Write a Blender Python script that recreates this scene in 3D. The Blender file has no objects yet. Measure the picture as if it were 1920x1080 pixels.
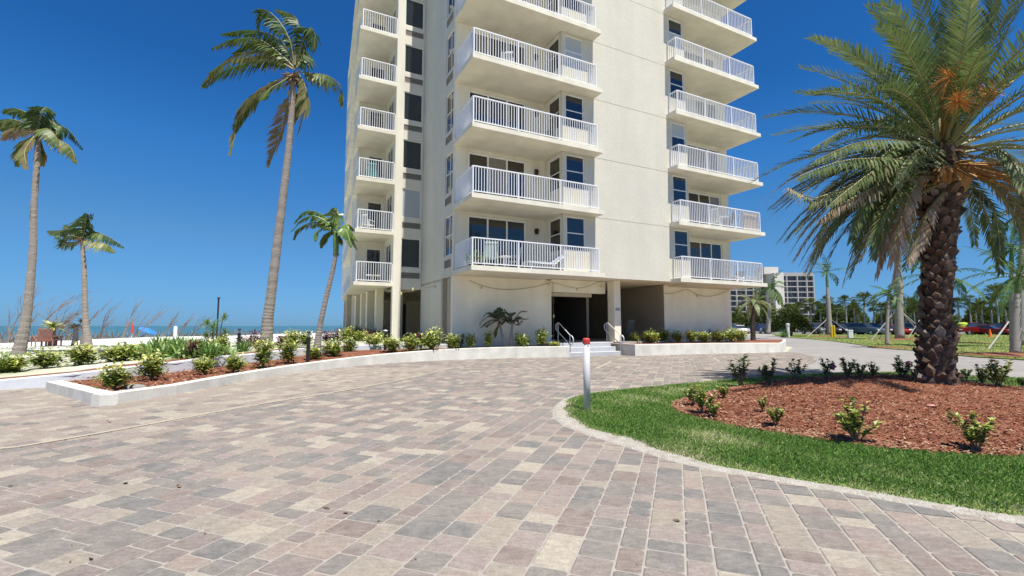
import bpy, math, random
import numpy as np
from mathutils import Vector, Matrix
from mathutils.geometry import tessellate_polygon

C = bpy.context.scene
COL = C.collection
R = math.radians
rnd = random.Random(11)

# ------------------------------------------------------------------ camera, world, sun, exposure
H_EYE = 1.3
F_PX = 874.8
PITCH = R(4.6515)
cam_d = bpy.data.cameras.new('camera')
cam_d.sensor_width = 36.0
cam_d.lens = F_PX / 1920 * 36.0
cam_d.clip_start = 0.1
cam_d.clip_end = 20000
cam = bpy.data.objects.new('camera', cam_d)
COL.objects.link(cam)
cam.location = (0, 0, H_EYE)
cam.rotation_euler = (R(90) + PITCH, 0, 0)
C.camera = cam

SUN = Vector((0.205, -0.345, 1.0)).normalized()
w = bpy.data.worlds.new('World'); C.world = w
w.use_nodes = True
nt = w.node_tree; nt.nodes.clear()
sky = nt.nodes.new('ShaderNodeTexSky'); sky.sky_type = 'NISHITA'; sky.sun_disc = False
sky.sun_elevation = math.asin(SUN.z); sky.sun_rotation = math.atan2(SUN.x, SUN.y)
sky.altitude = 0; sky.air_density = 1.0; sky.dust_density = 0.25; sky.ozone_density = 3.0
bg = nt.nodes.new('ShaderNodeBackground'); bg.inputs[1].default_value = 0.054
wo = nt.nodes.new('ShaderNodeOutputWorld')
# a clear, deep blue maritime sky: tint by elevation only, the same all the way round
stc = nt.nodes.new('ShaderNodeTexCoord'); sxy = nt.nodes.new('ShaderNodeSeparateXYZ'); scr = nt.nodes.new('ShaderNodeValToRGB'); smx = nt.nodes.new('ShaderNodeMix')
smx.data_type = 'RGBA'; smx.blend_type = 'MULTIPLY'; smx.inputs[0].default_value = 1.0
nt.links.new(stc.outputs['Generated'], sxy.inputs[0]); nt.links.new(sxy.outputs[2], scr.inputs[0])
for i, (ps, c) in enumerate([(0.0, (.20, .43, .88)), (0.017, (.20, .43, .88)), (0.07, (.23, .47, .80)), (0.17, (.27, .54, .77)), (0.32, (.18, .57, .93)), (0.44, (.113, .467, .85)), (1.0, (.11, .44, .80))]):
    e_ = scr.color_ramp.elements[i] if i < 2 else scr.color_ramp.elements.new(ps)
    e_.position = ps; e_.color = (*c, 1)
nt.links.new(sky.outputs[0], smx.inputs[6]); nt.links.new(scr.outputs[0], smx.inputs[7]); nt.links.new(smx.outputs[2], bg.inputs[0]); nt.links.new(bg.outputs[0], wo.inputs[0])
sd = bpy.data.lights.new('sun', 'SUN'); sd.energy = 3.1; sd.angle = R(0.5); sd.color = (1.0, 0.95, 0.85)
so = bpy.data.objects.new('sun', sd); COL.objects.link(so)
so.rotation_euler = SUN.to_track_quat('Z', 'Y').to_euler()
C.view_settings.view_transform = 'Standard'
try: C.view_settings.look = 'None'
except Exception: pass
C.view_settings.exposure = 1.38
C.view_settings.gamma = 1.0
C.view_settings.use_curve_mapping = False
C.cycles.max_bounces = 9; C.cycles.diffuse_bounces = 7
C.cycles.transparent_max_bounces = 8

# ------------------------------------------------------------------ camera geometry used to place things at real distances
CC, SS = math.cos(PITCH), math.sin(PITCH)
def ray(px, py):
    a = (px - 960) / F_PX; b = (540 - py) / F_PX
    return (a, CC - b * SS, SS + b * CC)
def gp(px, py, z=0.0):
    r = ray(px, py); t = (z - H_EYE) / r[2]
    return (r[0] * t, r[1] * t)
def gy(px, Y, z=0.0):
    d = Y * CC + (z - H_EYE) * SS
    return ((px - 960) / F_PX * d, Y)
def zy(py, Y):
    b = (540 - py) / F_PX
    t = Y / (CC - b * SS)
    return H_EYE + t * (SS + b * CC)
def proj(x, y, z):
    z -= H_EYE; d = y * CC + z * SS
    if d < 0.05: return (-9999, -9999, d)
    return (960 + F_PX * x / d, 540 - F_PX * (-y * SS + z * CC) / d, d)
TH = R(63.188)
P0 = (-1.478, 17.268)
UX, UY = math.sin(TH), math.cos(TH)
VX, VY = -math.cos(TH), math.sin(TH)
BROT = math.pi / 2 - TH
def W(u, v, z=0.0): return Vector((P0[0] + u * UX + v * VX, P0[1] + u * UY + v * VY, z))
def pv(px, py, v):
    r = ray(px, py); t = (P0[0] * VX + P0[1] * VY + v) / (r[0] * VX + r[1] * VY)
    x, y = r[0] * t - P0[0], r[1] * t - P0[1]
    return (x * UX + y * UY, r[2] * t + H_EYE)

# ------------------------------------------------------------------ object helpers
def link(o): COL.objects.link(o); return o
def tag(o, label=None, cat=None, group=None, kind=None):
    if label: o['label'] = label
    if cat: o['category'] = cat
    if group: o['group'] = group
    if kind: o['kind'] = kind
    return o
def empty(name, loc=(0, 0, 0), rz=0.0, scale=1.0):
    o = bpy.data.objects.new(name, None); link(o)
    o.empty_display_size = 0.2
    o.location = loc; o.rotation_euler = (0, 0, rz); o.scale = (scale,) * 3
    return o
def thing(name, label, cat, loc=(0, 0, 0), rz=0.0, group=None, scale=1.0):
    return tag(empty(name, loc, rz, scale), label, cat, group)
def inst(name, mesh, parent=None, loc=(0, 0, 0), rot=(0, 0, 0), scale=(1, 1, 1)):
    o = bpy.data.objects.new(name, mesh); link(o)
    o.parent = parent; o.location = loc; o.rotation_euler = rot; o.scale = scale
    return o
def copy_tree(o, parent=None):
    c = o.copy(); link(c); c.parent = parent
    for ch in o.children: copy_tree(ch, c)
    return c

class MB:
    def __init__(s): s.v = []; s.f = []; s.t = []; s.m = []
    def add(s, vs, fs, tone=0.5, mi=0):
        b = len(s.v); s.v.extend(vs)
        for f in fs:
            s.f.append(tuple(i + b for i in f)); s.t.append(tone); s.m.append(mi)
    def box(s, x0, x1, y0, y1, z0, z1, tone=0.5, mi=0):
        s.add([(x0,y0,z0),(x1,y0,z0),(x1,y1,z0),(x0,y1,z0),(x0,y0,z1),(x1,y0,z1),(x1,y1,z1),(x0,y1,z1)],
              [(0,3,2,1),(4,5,6,7),(0,1,5,4),(1,2,6,5),(2,3,7,6),(3,0,4,7)], tone, mi)
    def bbox(s, x0, x1, y0, y1, z0, z1, b=0.01, tone=0.5, mi=0):
        # box with its upright and top edges chamfered
        def ring(d, z): 
            e = d + b
            return [(x0+e,y0+d,z),(x1-e,y0+d,z),(x1-d,y0+e,z),(x1-d,y1-e,z),(x1-e,y1-d,z),(x0+e,y1-d,z),(x0+d,y1-e,z),(x0+d,y0+e,z)]
        vs = ring(0, z0) + ring(0, z1 - b) + ring(b, z1)
        fs = [tuple(range(7, -1, -1)), tuple(range(16, 24))]
        for k in (0, 8):
            for i in range(8): fs.append((k+i, k+(i+1)%8, k+8+(i+1)%8, k+8+i))
        s.add(vs, fs, tone, mi)
    def tube(s, pts, r, n=6, tone=0.5, mi=0, cap=True):
        pts = [Vector(p) for p in pts]
        if not hasattr(r, '__len__'): r = [r] * len(pts)
        b = len(s.v); prev = None
        for i, p in enumerate(pts):
            t = (pts[min(i+1, len(pts)-1)] - pts[max(i-1, 0)])
            if t.length < 1e-9: t = Vector((0,0,1))
            t.normalize()
            if prev is None:
                a = Vector((1,0,0)) if abs(t.x) < .9 else Vector((0,1,0))
                prev = (a - t * a.dot(t)).normalized()
            else:
                prev = (prev - t * prev.dot(t))
                prev = prev.normalized() if prev.length > 1e-6 else Vector((1,0,0))
            c = t.cross(prev)
            for k in range(n):
                q = p + prev * (math.cos(2*math.pi*k/n) * r[i]) + c * (math.sin(2*math.pi*k/n) * r[i])
                s.v.append(q[:])
        for i in range(len(pts)-1):
            for k in range(n):
                s.f.append((b+i*n+k, b+i*n+(k+1)%n, b+(i+1)*n+(k+1)%n, b+(i+1)*n+k)); s.t.append(tone); s.m.append(mi)
        if cap:
            s.f.append(tuple(b+k for k in range(n-1,-1,-1))); s.f.append(tuple(b+(len(pts)-1)*n+k for k in range(n)))
            s.t += [tone]*2; s.m += [mi]*2
    def lathe(s, prof, n=16, cx=0, cy=0, tone=0.5, mi=0):
        b = len(s.v)
        for (r, z) in prof:
            for k in range(n):
                a = 2*math.pi*k/n; s.v.append((cx + r*math.cos(a), cy + r*math.sin(a), z))
        for i in range(len(prof)-1):
            for k in range(n):
                s.f.append((b+i*n+k, b+i*n+(k+1)%n, b+(i+1)*n+(k+1)%n, b+(i+1)*n+k)); s.t.append(tone); s.m.append(mi)
        s.f.append(tuple(b+k for k in range(n-1,-1,-1))); s.f.append(tuple(b+(len(prof)-1)*n+k for k in range(n)))
        s.t += [tone]*2; s.m += [mi]*2
    def poly(s, pts, z, tone=0.5, up=True):
        vs = [Vector((p[0], p[1], 0)) for p in pts]
        tr = tessellate_polygon([vs]); b = len(s.v)
        s.v.extend([(p[0], p[1], (p[2] if len(p) > 2 else z)) for p in pts])
        for t in tr:
            a, c, d = [vs[i] for i in t]
            n = (c - a).cross(d - a).z
            t = t if (n > 0) == up else t[::-1]
            s.f.append(tuple(b+i for i in t)); s.t.append(tone); s.m.append(0)
    def mesh(s, name, mats, smooth=False, tones=True):
        me = bpy.data.meshes.new(name)
        me.from_pydata(s.v, [], s.f)
        if not isinstance(mats, (list, tuple)): mats = [mats]
        for m in mats: me.materials.append(m)
        if len(mats) > 1: me.polygons.foreach_set('material_index', s.m)
        if tones:
            at = me.attributes.new('tone', 'FLOAT', 'FACE'); at.data.foreach_set('value', s.t)
        if smooth: me.polygons.foreach_set('use_smooth', [True]*len(s.f))
        me.update()
        return me
    def build(s, name, mats, parent=None, smooth=False, loc=(0,0,0), rz=0.0):
        return inst(name, s.mesh(name, mats, smooth), parent, loc, (0, 0, rz))

# ------------------------------------------------------------------ materials
MATS = {}
def mat(name, col, rough=0.8, spec=0.3, metal=0.0, noise=0.0, nscale=5.0, bump=0.0, bscale=60.0, ramp=None, tone=None,
        rand=None, col2=None, trans=0.0, stretch=None, bdist=0.01, detail=5.0, emit=None, emits=0.0, coord='Object', layers=()):
    """col base; col2 = second colour mixed in by object-space noise; tone = list of (pos,col) ramp driven by the face attribute; rand = same ramp by object random"""
    m = bpy.data.materials.new(name); m.use_nodes = True
    n = m.node_tree.nodes; L = m.node_tree.links
    p = n['Principled BSDF']
    p.inputs['Roughness'].default_value = rough
    p.inputs['Metallic'].default_value = metal
    p.inputs['Specular IOR Level'].default_value = spec
    p.inputs['Base Color'].default_value = (*col, 1)
    tc = n.new('ShaderNodeTexCoord')
    vec = tc.outputs['Object'] if coord == 'Object' else n.new('ShaderNodeNewGeometry').outputs['Position']
    vec0 = vec
    if stretch:
        mp = n.new('ShaderNodeMapping'); mp.inputs['Scale'].default_value = stretch
        L.new(vec, mp.inputs[0]); vec = mp.outputs[0]
    out = None
    if tone or rand:
        cr = n.new('ShaderNodeValToRGB'); ee = cr.color_ramp.elements
        lst = tone or rand
        for i, (ps, c) in enumerate(lst):
            e = ee[i] if i < 2 else ee.new(ps)
            e.position = ps; e.color = (*c, 1)
        if tone:
            at = n.new('ShaderNodeAttribute'); at.attribute_name = 'tone'; L.new(at.outputs['Fac'], cr.inputs[0])
        else:
            oi = n.new('ShaderNodeObjectInfo'); L.new(oi.outputs['Random'], cr.inputs[0])
        out = cr.outputs[0]
    if noise or col2:
        tx = n.new('ShaderNodeTexNoise'); tx.inputs['Scale'].default_value = nscale; tx.inputs['Detail'].default_value = detail
        tx.inputs['Roughness'].default_value = 0.65
        L.new(vec, tx.inputs['Vector'])
        mr = n.new('ShaderNodeMapRange'); mr.inputs[1].default_value = 0.32; mr.inputs[2].default_value = 0.68
        L.new(tx.outputs['Fac'], mr.inputs[0])
        mx = n.new('ShaderNodeMix'); mx.data_type = 'RGBA'
        L.new(mr.outputs[0], mx.inputs[0])
        if col2:
            if out: L.new(out, mx.inputs[6])
            else: mx.inputs[6].default_value = (*col, 1)
            mx.inputs[7].default_value = (*col2, 1)
            if out:
                ml = n.new('ShaderNodeMath'); ml.operation = 'MULTIPLY'; ml.inputs[1].default_value = noise or 1.0
                L.new(mr.outputs[0], ml.inputs[0]); L.new(ml.outputs[0], mx.inputs[0])
        else:
            mx.blend_type = 'MULTIPLY'; mx.inputs[0].default_value = 1.0
            m2 = n.new('ShaderNodeMapRange'); m2.inputs[1].default_value = 0.3; m2.inputs[2].default_value = 0.7
            m2.inputs[3].default_value = 1 - noise; m2.inputs[4].default_value = 1 + noise * 0.5
            L.new(tx.outputs['Fac'], m2.inputs[0])
            cb = n.new('ShaderNodeCombineColor')
            for i in range(3): L.new(m2.outputs[0], cb.inputs[i])
            if out: L.new(out, mx.inputs[6])
            else: mx.inputs[6].default_value = (*col, 1)
            L.new(cb.outputs[0], mx.inputs[7])
            mf = mx.inputs[0]
            for l in list(mf.links): L.remove(l)
            mf.default_value = 1.0
        out = mx.outputs[2]
    for (sc_, amp, st_) in layers:
        v_ = vec0
        if st_:
            mp2 = n.new('ShaderNodeMapping'); mp2.inputs['Scale'].default_value = st_; L.new(v_, mp2.inputs[0]); v_ = mp2.outputs[0]
        t2 = n.new('ShaderNodeTexNoise'); t2.inputs['Scale'].default_value = sc_; t2.inputs['Detail'].default_value = 3; L.new(v_, t2.inputs['Vector'])
        r2 = n.new('ShaderNodeMapRange'); r2.inputs[1].default_value = .3; r2.inputs[2].default_value = .7; r2.inputs[3].default_value = 1-amp; r2.inputs[4].default_value = 1+amp*.6
        L.new(t2.outputs['Fac'], r2.inputs[0])
        vm = n.new('ShaderNodeVectorMath'); vm.operation = 'SCALE'
        if out: L.new(out, vm.inputs[0])
        else: vm.inputs[0].default_value = col
        L.new(r2.outputs[0], vm.inputs['Scale']); out = vm.outputs[0]
    if out: L.new(out, p.inputs['Base Color'])
    if bump:
        bx = n.new('ShaderNodeTexNoise'); bx.inputs['Scale'].default_value = bscale; bx.inputs['Detail'].default_value = 4
        L.new(vec, bx.inputs['Vector'])
        bn = n.new('ShaderNodeBump'); bn.inputs['Strength'].default_value = bump; bn.inputs['Distance'].default_value = bdist
        L.new(bx.outputs['Fac'], bn.inputs['Height']); L.new(bn.outputs[0], p.inputs['Normal'])
    if trans:
        tr = n.new('ShaderNodeBsdfTranslucent'); ms = n.new('ShaderNodeMixShader'); ms.inputs[0].default_value = trans
        if out: L.new(out, tr.inputs[0])
        else: tr.inputs[0].default_value = (*col, 1)
        L.new(p.outputs[0], ms.inputs[1]); L.new(tr.outputs[0], ms.inputs[2])
        L.new(ms.outputs[0], n['Material Output'].inputs[0])
    if emit:
        p.inputs['Emission Color'].default_value = (*emit, 1); p.inputs['Emission Strength'].default_value = emits
    MATS[name] = m
    return m

stucco = mat('cream_stucco', (0.60, 0.575, 0.495), 0.9, 0.2, layers=[(1.2, .045, (1, 1, .12)), (9, .05, None)], noise=0.06, nscale=0.9, bump=0.6, bscale=22, bdist=0.016)
stucco_g = mat('ground_floor_stucco', (0.90, 0.84, 0.67), 0.9, 0.2, layers=[(1.5, .07, (1, 1, .12)), (.5, .05, None)], noise=0.06, nscale=1.4, bump=0.3, bscale=45, bdist=0.01)
slab_m = mat('slab_paint', (0.70, 0.665, 0.56), 0.8, 0.3, layers=[(1.5, .10, (1, 1, .1))], noise=0.05, nscale=1.2, bump=0.12, bscale=30)
soffit_m = mat('soffit_paint', (0.80, 0.74, 0.58), 0.85, 0.2, noise=0.05, nscale=1.0)
tan_m = mat('tan_wall', (0.45, 0.40, 0.30), 0.9, 0.2, noise=0.1, nscale=1.5)
brown_m = mat('alcove_shade_brown', (0.36, 0.32, 0.255), 0.9, 0.2, noise=0.08, nscale=1.2, bump=0.2, bscale=50)  # dark brown puts the alcove's shade into the wall colour
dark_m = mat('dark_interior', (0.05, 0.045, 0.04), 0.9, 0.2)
door_m = mat('dark_door', (0.025, 0.02, 0.018), 0.5, 0.4)
white_m = mat('white_metal', (0.74, 0.75, 0.78), 0.4, 0.5)
wframe = mat('window_frame_white', (0.75, 0.74, 0.71), 0.5, 0.4)
glass = mat('dark_glass', (0.012, 0.016, 0.028), 0.04, 0.9)
glassb = mat('brown_glass', (0.03, 0.024, 0.018), 0.05, 0.9)
glassg = mat('green_grey_glass', (0.02, 0.03, 0.034), 0.06, 0.8)
blind = mat('closed_blind', (0.42, 0.45, 0.47), 0.35, 0.5, noise=0.08, nscale=3, stretch=(1, 1, 14))
grille_m = mat('vent_metal', (0.30, 0.28, 0.25), 0.6, 0.4, noise=0.2, nscale=9)
white_wall = mat('white_planter_paint', (0.69, 0.665, 0.60), 0.85, 0.25, coord='W', layers=[(2.5, .09, (1, 1, .15)), (1.1, .07, None), (25, .06, None)], noise=0.12, nscale=2.2, bump=0.2, bscale=35, bdist=0.008)
blue_white = mat('weathered_white_paint', (0.62, 0.635, 0.67), 0.85, 0.25, noise=0.12, nscale=2.0, bump=0.2, bscale=35, bdist=0.008)
step_m = mat('pale_step_tile', (0.44, 0.45, 0.465), 0.7, 0.3, noise=0.08, nscale=3)
floor_m = mat('walkway_tile', (0.40, 0.38, 0.34), 0.6, 0.4, noise=0.1, nscale=2)
steel = mat('brushed_steel', (0.62, 0.62, 0.62), 0.3, 0.6, metal=0.25)
lamp_m = mat('sconce_bronze', (0.05, 0.018, 0.015), 0.5, 0.4)
black_m = mat('black_metal', (0.015, 0.015, 0.017), 0.45, 0.4)
# ------------------------------------------------------------------ ground sheets
def inpoly(x, y, P):
    c = False; n = len(P); j = n - 1
    for i in range(n):
        xi, yi = P[i][0], P[i][1]; xj, yj = P[j][0], P[j][1]
        if (yi > y) != (yj > y) and x < (xj - xi) * (y - yi) / (yj - yi) + xi: c = not c
        j = i
    return c
def pdist(x, y, P, closed=True):
    best = 1e9; n = len(P)
    for i in range(n if closed else n - 1):
        ax, ay = P[i][0], P[i][1]; bx, by = P[(i+1) % n][0], P[(i+1) % n][1]
        dx, dy = bx - ax, by - ay; L2 = dx*dx + dy*dy or 1e-9
        t = max(0, min(1, ((x-ax)*dx + (y-ay)*dy) / L2))
        d = math.hypot(x - ax - t*dx, y - ay - t*dy)
        if d < best: best = d
    return best
def smooth_poly(P, it=2, closed=True):
    for _ in range(it):
        Q = []
        n = len(P)
        rng = range(n) if closed else range(n - 1)
        if not closed: Q.append(P[0])
        for i in rng:
            a, b = P[i], P[(i+1) % n]
            Q.append(tuple(.75*a[k]+.25*b[k] for k in range(len(a)))); Q.append(tuple(.25*a[k]+.75*b[k] for k in range(len(a))))
        if not closed: Q.append(P[-1])
        P = Q
    return P

sea_m = mat('sea_water', (0.045, 0.15, 0.165), 0.35, 0.4, col2=(0.035, 0.09, 0.12), noise=1.0, nscale=0.02, bump=0.5, bscale=0.9, bdist=0.2)
sand_m = mat('white_beach_sand', (0.62, 0.61, 0.575), 0.95, 0.1, noise=0.10, nscale=0.6, bump=0.5, bscale=3.0, bdist=0.06)
base_m = mat('bare_sandy_soil', (0.42, 0.39, 0.30), 0.95, 0.1, noise=0.2, nscale=0.4)
joint_m = mat('joint_sand', (0.31, 0.285, 0.255), 0.95, 0.1, noise=0.15, nscale=9, bump=0.3, bscale=120)
road_m = mat('pale_concrete_road', (0.26, 0.245, 0.23), 0.9, 0.2, layers=[(6, .12, None), (.25, .1, (1, 4, 1))], noise=0.12, nscale=0.8, bump=0.15, bscale=30, detail=9)
lot_m = mat('parking_asphalt', (0.16, 0.16, 0.16), 0.9, 0.2, noise=0.15, nscale=0.6)
lawn_m = mat('lawn_turf', (0.085, 0.15, 0.028), 0.95, 0.1, col2=(0.21, 0.20, 0.07), noise=1, nscale=0.22, bump=0.7, bscale=14, bdist=0.05)
lawn2_m = mat('island_turf', (0.13, 0.20, 0.05), 0.95, 0.1, col2=(0.26, 0.26, 0.13), noise=1, nscale=1.3, bump=0.6, bscale=60, bdist=0.02)
dry_m = mat('sandy_grass', (0.56, 0.54, 0.47), 0.95, 0.1, col2=(0.30, 0.31, 0.18), noise=1, nscale=0.35, bump=0.4, bscale=8, bdist=0.05)
mulch_m = mat('red_mulch', (0.16, 0.056, 0.032), 0.95, 0.1, col2=(0.27, 0.13, 0.08), noise=1, nscale=2.0, bump=1.0, bscale=55, bdist=0.03, detail=10)
concrete_m = mat('pale_edge_sand', (0.42, 0.395, 0.36), 0.95, 0.1, coord='W', col2=(0.30, 0.275, 0.23), noise=1, nscale=9, bump=1.0, bscale=45, bdist=.02, layers=[(60, .2, None)])

m = MB(); N = 64
m.add([(9000*math.cos(2*math.pi*i/N), 9000*math.sin(2*math.pi*i/N), -0.35) for i in range(N)], [tuple(range(N))])
tag(m.build('sea', sea_m), kind='structure')
shore = [gy(px, Y, .2) for px, Y in ((-900, 16), (-300, 25), (0, 30), (55, 32), (173, 39), (300, 48), (427, 52), (492, 62), (630, 78))]
shore = shore + [(-19, 105), (-6, 200), (40, 800), (300, 7000)]
m = MB(); m.poly([(7500, -3000), (7500, 4500)] + shore[::-1] + [(-60, -40), (-60, -3000)], -0.02)
tag(m.build('ground', base_m), kind='structure')
# raised sand beach and its slope down into the water
m = MB()
bi = shore[:9] + [(-19, 105)]
inner = [(-60, -40)] + bi + [(-13, 100), (-10, 44), (-13, 30), (-14, 20), (-22, 14), (-30, 4)]
m.poly(inner, 0.20)
sl = MB()
for i in range(len(bi)-1):
    a, b = bi[i], bi[i+1]
    dx, dy = b[0]-a[0], b[1]-a[1]; L = math.hypot(dx, dy); nx, ny = -dy/L, dx/L
    if i == 0: pn = (nx, ny)
    m.add([(a[0], a[1], .2), (b[0], b[1], .2), (b[0]+nx*3.2, b[1]+ny*3.2, -.45), (a[0]+pn[0]*3.2, a[1]+pn[1]*3.2, -.45)], [(0, 3, 2, 1)])
    pn = (nx, ny)
tag(m.build('beach', sand_m), kind='structure')

# ------------------------------------------------------------------ planter lines
FB = [gp(85, 735), gp(185, 764), gp(330, 741), gp(480, 711), gp(610, 693), gp(725, 681.4), gp(841, 675.6), gp(950, 672), gp(1068, 670.2)]
FZ = [.20, .205, .20, .215, .27, .34, .43, .46, .46]
WB = [(-260, 8.2, .15), (-120, 8.9, .17), (0, 9.56, .21), (138, 10.25, .28), (197, 10.65, .315), (261, 11.25, .36), (330, 12.0, .39), (398, 12.95, .45), (480, 14.3, .465), (529, 15.2, .52), (572, 16.05, .55), (650, 17.7, .57), (730, 18.8, .58), (838, 18.75, .58)]
WBP = [(*gy(a, b), c) for a, b, c in WB]
RB = [gp(1191, 667.8), gp(1300, 664.6), gp(1440, 661.5), gp(1468, 660.5)]
ISL = [(1047,778),(1056,790),(1075,802),(1110,815),(1150,827),(1220,849),(1300,872),(1400,889),(1500,907),(1600,923),(1700,941),(1810,960),(1920,980)]
isl = [gp(*p) for p in ISL] + [(4.9, 3.05), (7.5, 2.4), (11, 2.6), (15, 5), (17.5, 9), (18.2, 12.6)]
isl += [gp(*p) for p in ((1920, 712), (1800, 704), (1700, 699), (1600, 699), (1500, 702), (1400, 710), (1320, 716), (1250, 723), (1170, 731), (1100, 739), (1070, 747), (1052, 760))]
isl = smooth_poly(isl, 2)
pave = [(-16, -3), (16, -3)] + [(16, 2.2), (16, 4.6), (9, 8)] + [gp(1480, 700), gp(1535, 672), gp(1490, 661)] + RB[::-1] + [gp(1178, 667.8), gp(1071, 668)] + FB[::-1] + [(WBP[i][0], WBP[i][1]) for i in (3, 2, 1, 0)] + [(-22, 7.5)]
ext = [gp(1068, 668), gp(1068, 664), gp(1195, 664), gp(1195, 667)]
m = MB(); m.poly(pave, 0.0075)
m.poly([gp(1040, 670.5), gp(1215, 669), gp(1215, 663), gp(1040, 664)][::-1], -0.004)
driveway = tag(m.build('driveway', joint_m), kind='structure')

# ------------------------------------------------------------------ pavers
A = R(19.5)                       # direction of the long courses, right of straight ahead
AX, AY = math.sin(A), math.cos(A); BX, BY = math.cos(A), -math.sin(A)
ramp = [(0.0, (0.144, 0.142, 0.139)), (0.12, (0.176, 0.162, 0.151)), (0.30, (0.205, 0.168, 0.157)), (0.50, (0.261, 0.211, 0.195)), (0.62, (0.194, 0.148, 0.135)),
        (0.69, (0.283, 0.224, 0.191)), (0.80, (0.285, 0.247, 0.201)), (0.92, (0.366, 0.325, 0.261))]
kw = dict(rough=0.88, spec=0.25, noise=0.62, col2=(0.275, 0.245, 0.215), nscale=6.0, bump=0.35, bscale=160, bdist=0.004, detail=8, coord='W', layers=[(60, .16, None), (230, .16, None), (14, .16, (1, 2.2, 1)), (.55, .10, None)])
paver_mass_m = mat('paver_mass_stone', (.3, .3, .3), tone=ramp, **kw)
paver_m = mat('paver_stone', (.3, .3, .3), rand=ramp, **kw)
for mm in (paver_mass_m, paver_m):
    for nd in mm.node_tree.nodes:
        if nd.type == 'VALTORGB': nd.color_ramp.interpolation = 'CONSTANT'
def paver_shape(mb, cx, cy, wd, ln, z, tone, jit):
    g = 0.0035; a, b = wd/2 - g, ln/2 - g; c = 0.012; hb = 0.009
    lo = []; hi = []
    for sx, sy in ((-1,-1),(1,-1),(1,1),(-1,1)):
        lo.append((sx*a, sy*b)); hi.append((sx*(a-hb), sy*(b-hb)))
    vs = []
    # rounded corners: 8-gon bottom and top
    def octo(a, b, c, z):
        return [(-a+c,-b,z),(a-c,-b,z),(a,-b+c,z),(a,b-c,z),(a-c,b,z),(-a+c,b,z),(-a,b-c,z),(-a,-b+c,z)]
    v = octo(a, b, c, -0.003) + octo(a, b, c, z-0.007) + octo(a-hb, b-hb, c, z)
    f = [tuple(range(16, 24))]
    for k in (0, 8):
        for i in range(8): f.append((k+i, k+(i+1) % 8, k+8+(i+1) % 8, k+8+i))
    if cx is None: return v, f
    w_ = []
    for (x, y, zz) in v:
        w_.append((cx + x*BX + y*AX, cy + x*BY + y*AY, zz + (jit[0]*x + jit[1]*y if zz > 0 else 0)))
    mb.add(w_, f, tone)
pr = random.Random(5)
cells = []
s = -20.0
while s < 22:
    wd = pr.choice([.215, .215, .15, .215, .15, .215, .28])
    t = -6.0 + pr.random()*.3
    sc = s + wd/2
    while t < 27:
        ln = pr.choice([.215, .145, .215, .28, .145, .215]) if wd < .25 else pr.choice([.215, .28, .28])
        tc_ = t + ln/2
        x, y = sc*BX + tc_*AX, sc*BY + tc_*AY
        if y > 0.6 and abs(x) < 1.35*y + 2.2: cells.append((x, y, wd, ln))
        t += ln
    s += wd
LINE = [gp(0, 846), gp(120, 826), gp(250, 803), gp(380, 779), gp(500, 757), gp(640, 735), gp(760, 712), gp(850, 690)]
LINE = [(LINE[0][0]-6, LINE[0][1]-3.4)] + LINE
keep = []; cuts = []
for (x, y, wd, ln) in cells:
    if not inpoly(x, y, pave):
        if not (y > 6 and x < 5.6 and pdist(x, y, pave) < .3): continue
    di = pdist(x, y, isl)
    if inpoly(x, y, isl): di = -di
    if di < .095 + .16:
        if di > .0: cuts.append((x, y, wd, ln))
        continue
    px, py, d = proj(x, y, 0)
    # which side of the painted line: the outer band is paler
    outer = False
    for i in range(len(LINE)-1):
        a, b = LINE[i], LINE[i+1]
        if a[1] <= y < b[1]:
            xl = a[0] + (b[0]-a[0])*(y-a[1])/(b[1]-a[1]); outer = x < xl
    size = -1.0
    if d > .3 and 0 < px < 1920 and 0 < py < 1080: size = wd*ln/(d*d*d)
    keep.append((size, x, y, wd, ln, outer))
keep.sort(reverse=True)
pm = {}
mass = MB()
for i, (size, x, y, wd, ln, outer) in enumerate(keep):
    if i < 300:
        k = (wd, ln)
        if k not in pm:
            q = MB(); v, f = paver_shape(None, None, None, wd, ln, .013, 0, None)
            q.add(v, f); pm[k] = q.mesh('paver', paver_m, tones=False)
        inst('paver', pm[k], driveway, (x, y, pr.uniform(-.001, .001)), (pr.uniform(-.004, .004), pr.uniform(-.004, .004), -A + pr.uniform(-.008, .008)))
    else:
        tone = pr.random()
        if outer and pr.random() < .85: tone = pr.uniform(.70, 1.0)
        paver_shape(mass, x, y, wd, ln, .013 + pr.uniform(-.001, .001), tone, (pr.uniform(-.006, .006), pr.uniform(-.006, .006)))
# soldier course of edge pavers along the island's front
edge = [p for p in isl if p[1] < 11]
L = 0; pts = []
P_ = isl + [isl[0]]
acc = 0
for i in range(len(P_)-1):
    a, b = P_[i], P_[i+1]; seg = math.hypot(b[0]-a[0], b[1]-a[1])
    while acc < seg:
        t = acc/seg; x, y = a[0]+(b[0]-a[0])*t, a[1]+(b[1]-a[1])*t
        ang = math.atan2(b[1]-a[1], b[0]-a[0])
        pts.append((x, y, ang)); acc += .20
    acc -= seg
def nearest(x, y, P):
    best = 1e9; r = None
    for i in range(len(P)):
        a, b = P[i], P[(i+1) % len(P)]; dx, dy = b[0]-a[0], b[1]-a[1]; t = max(0, min(1, ((x-a[0])*dx+(y-a[1])*dy)/(dx*dx+dy*dy or 1e-9)))
        d = math.hypot(x-a[0]-t*dx, y-a[1]-t*dy)
        if d < best: best = d; r = (a[0]+t*dx, a[1]+t*dy)
    return r
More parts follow.
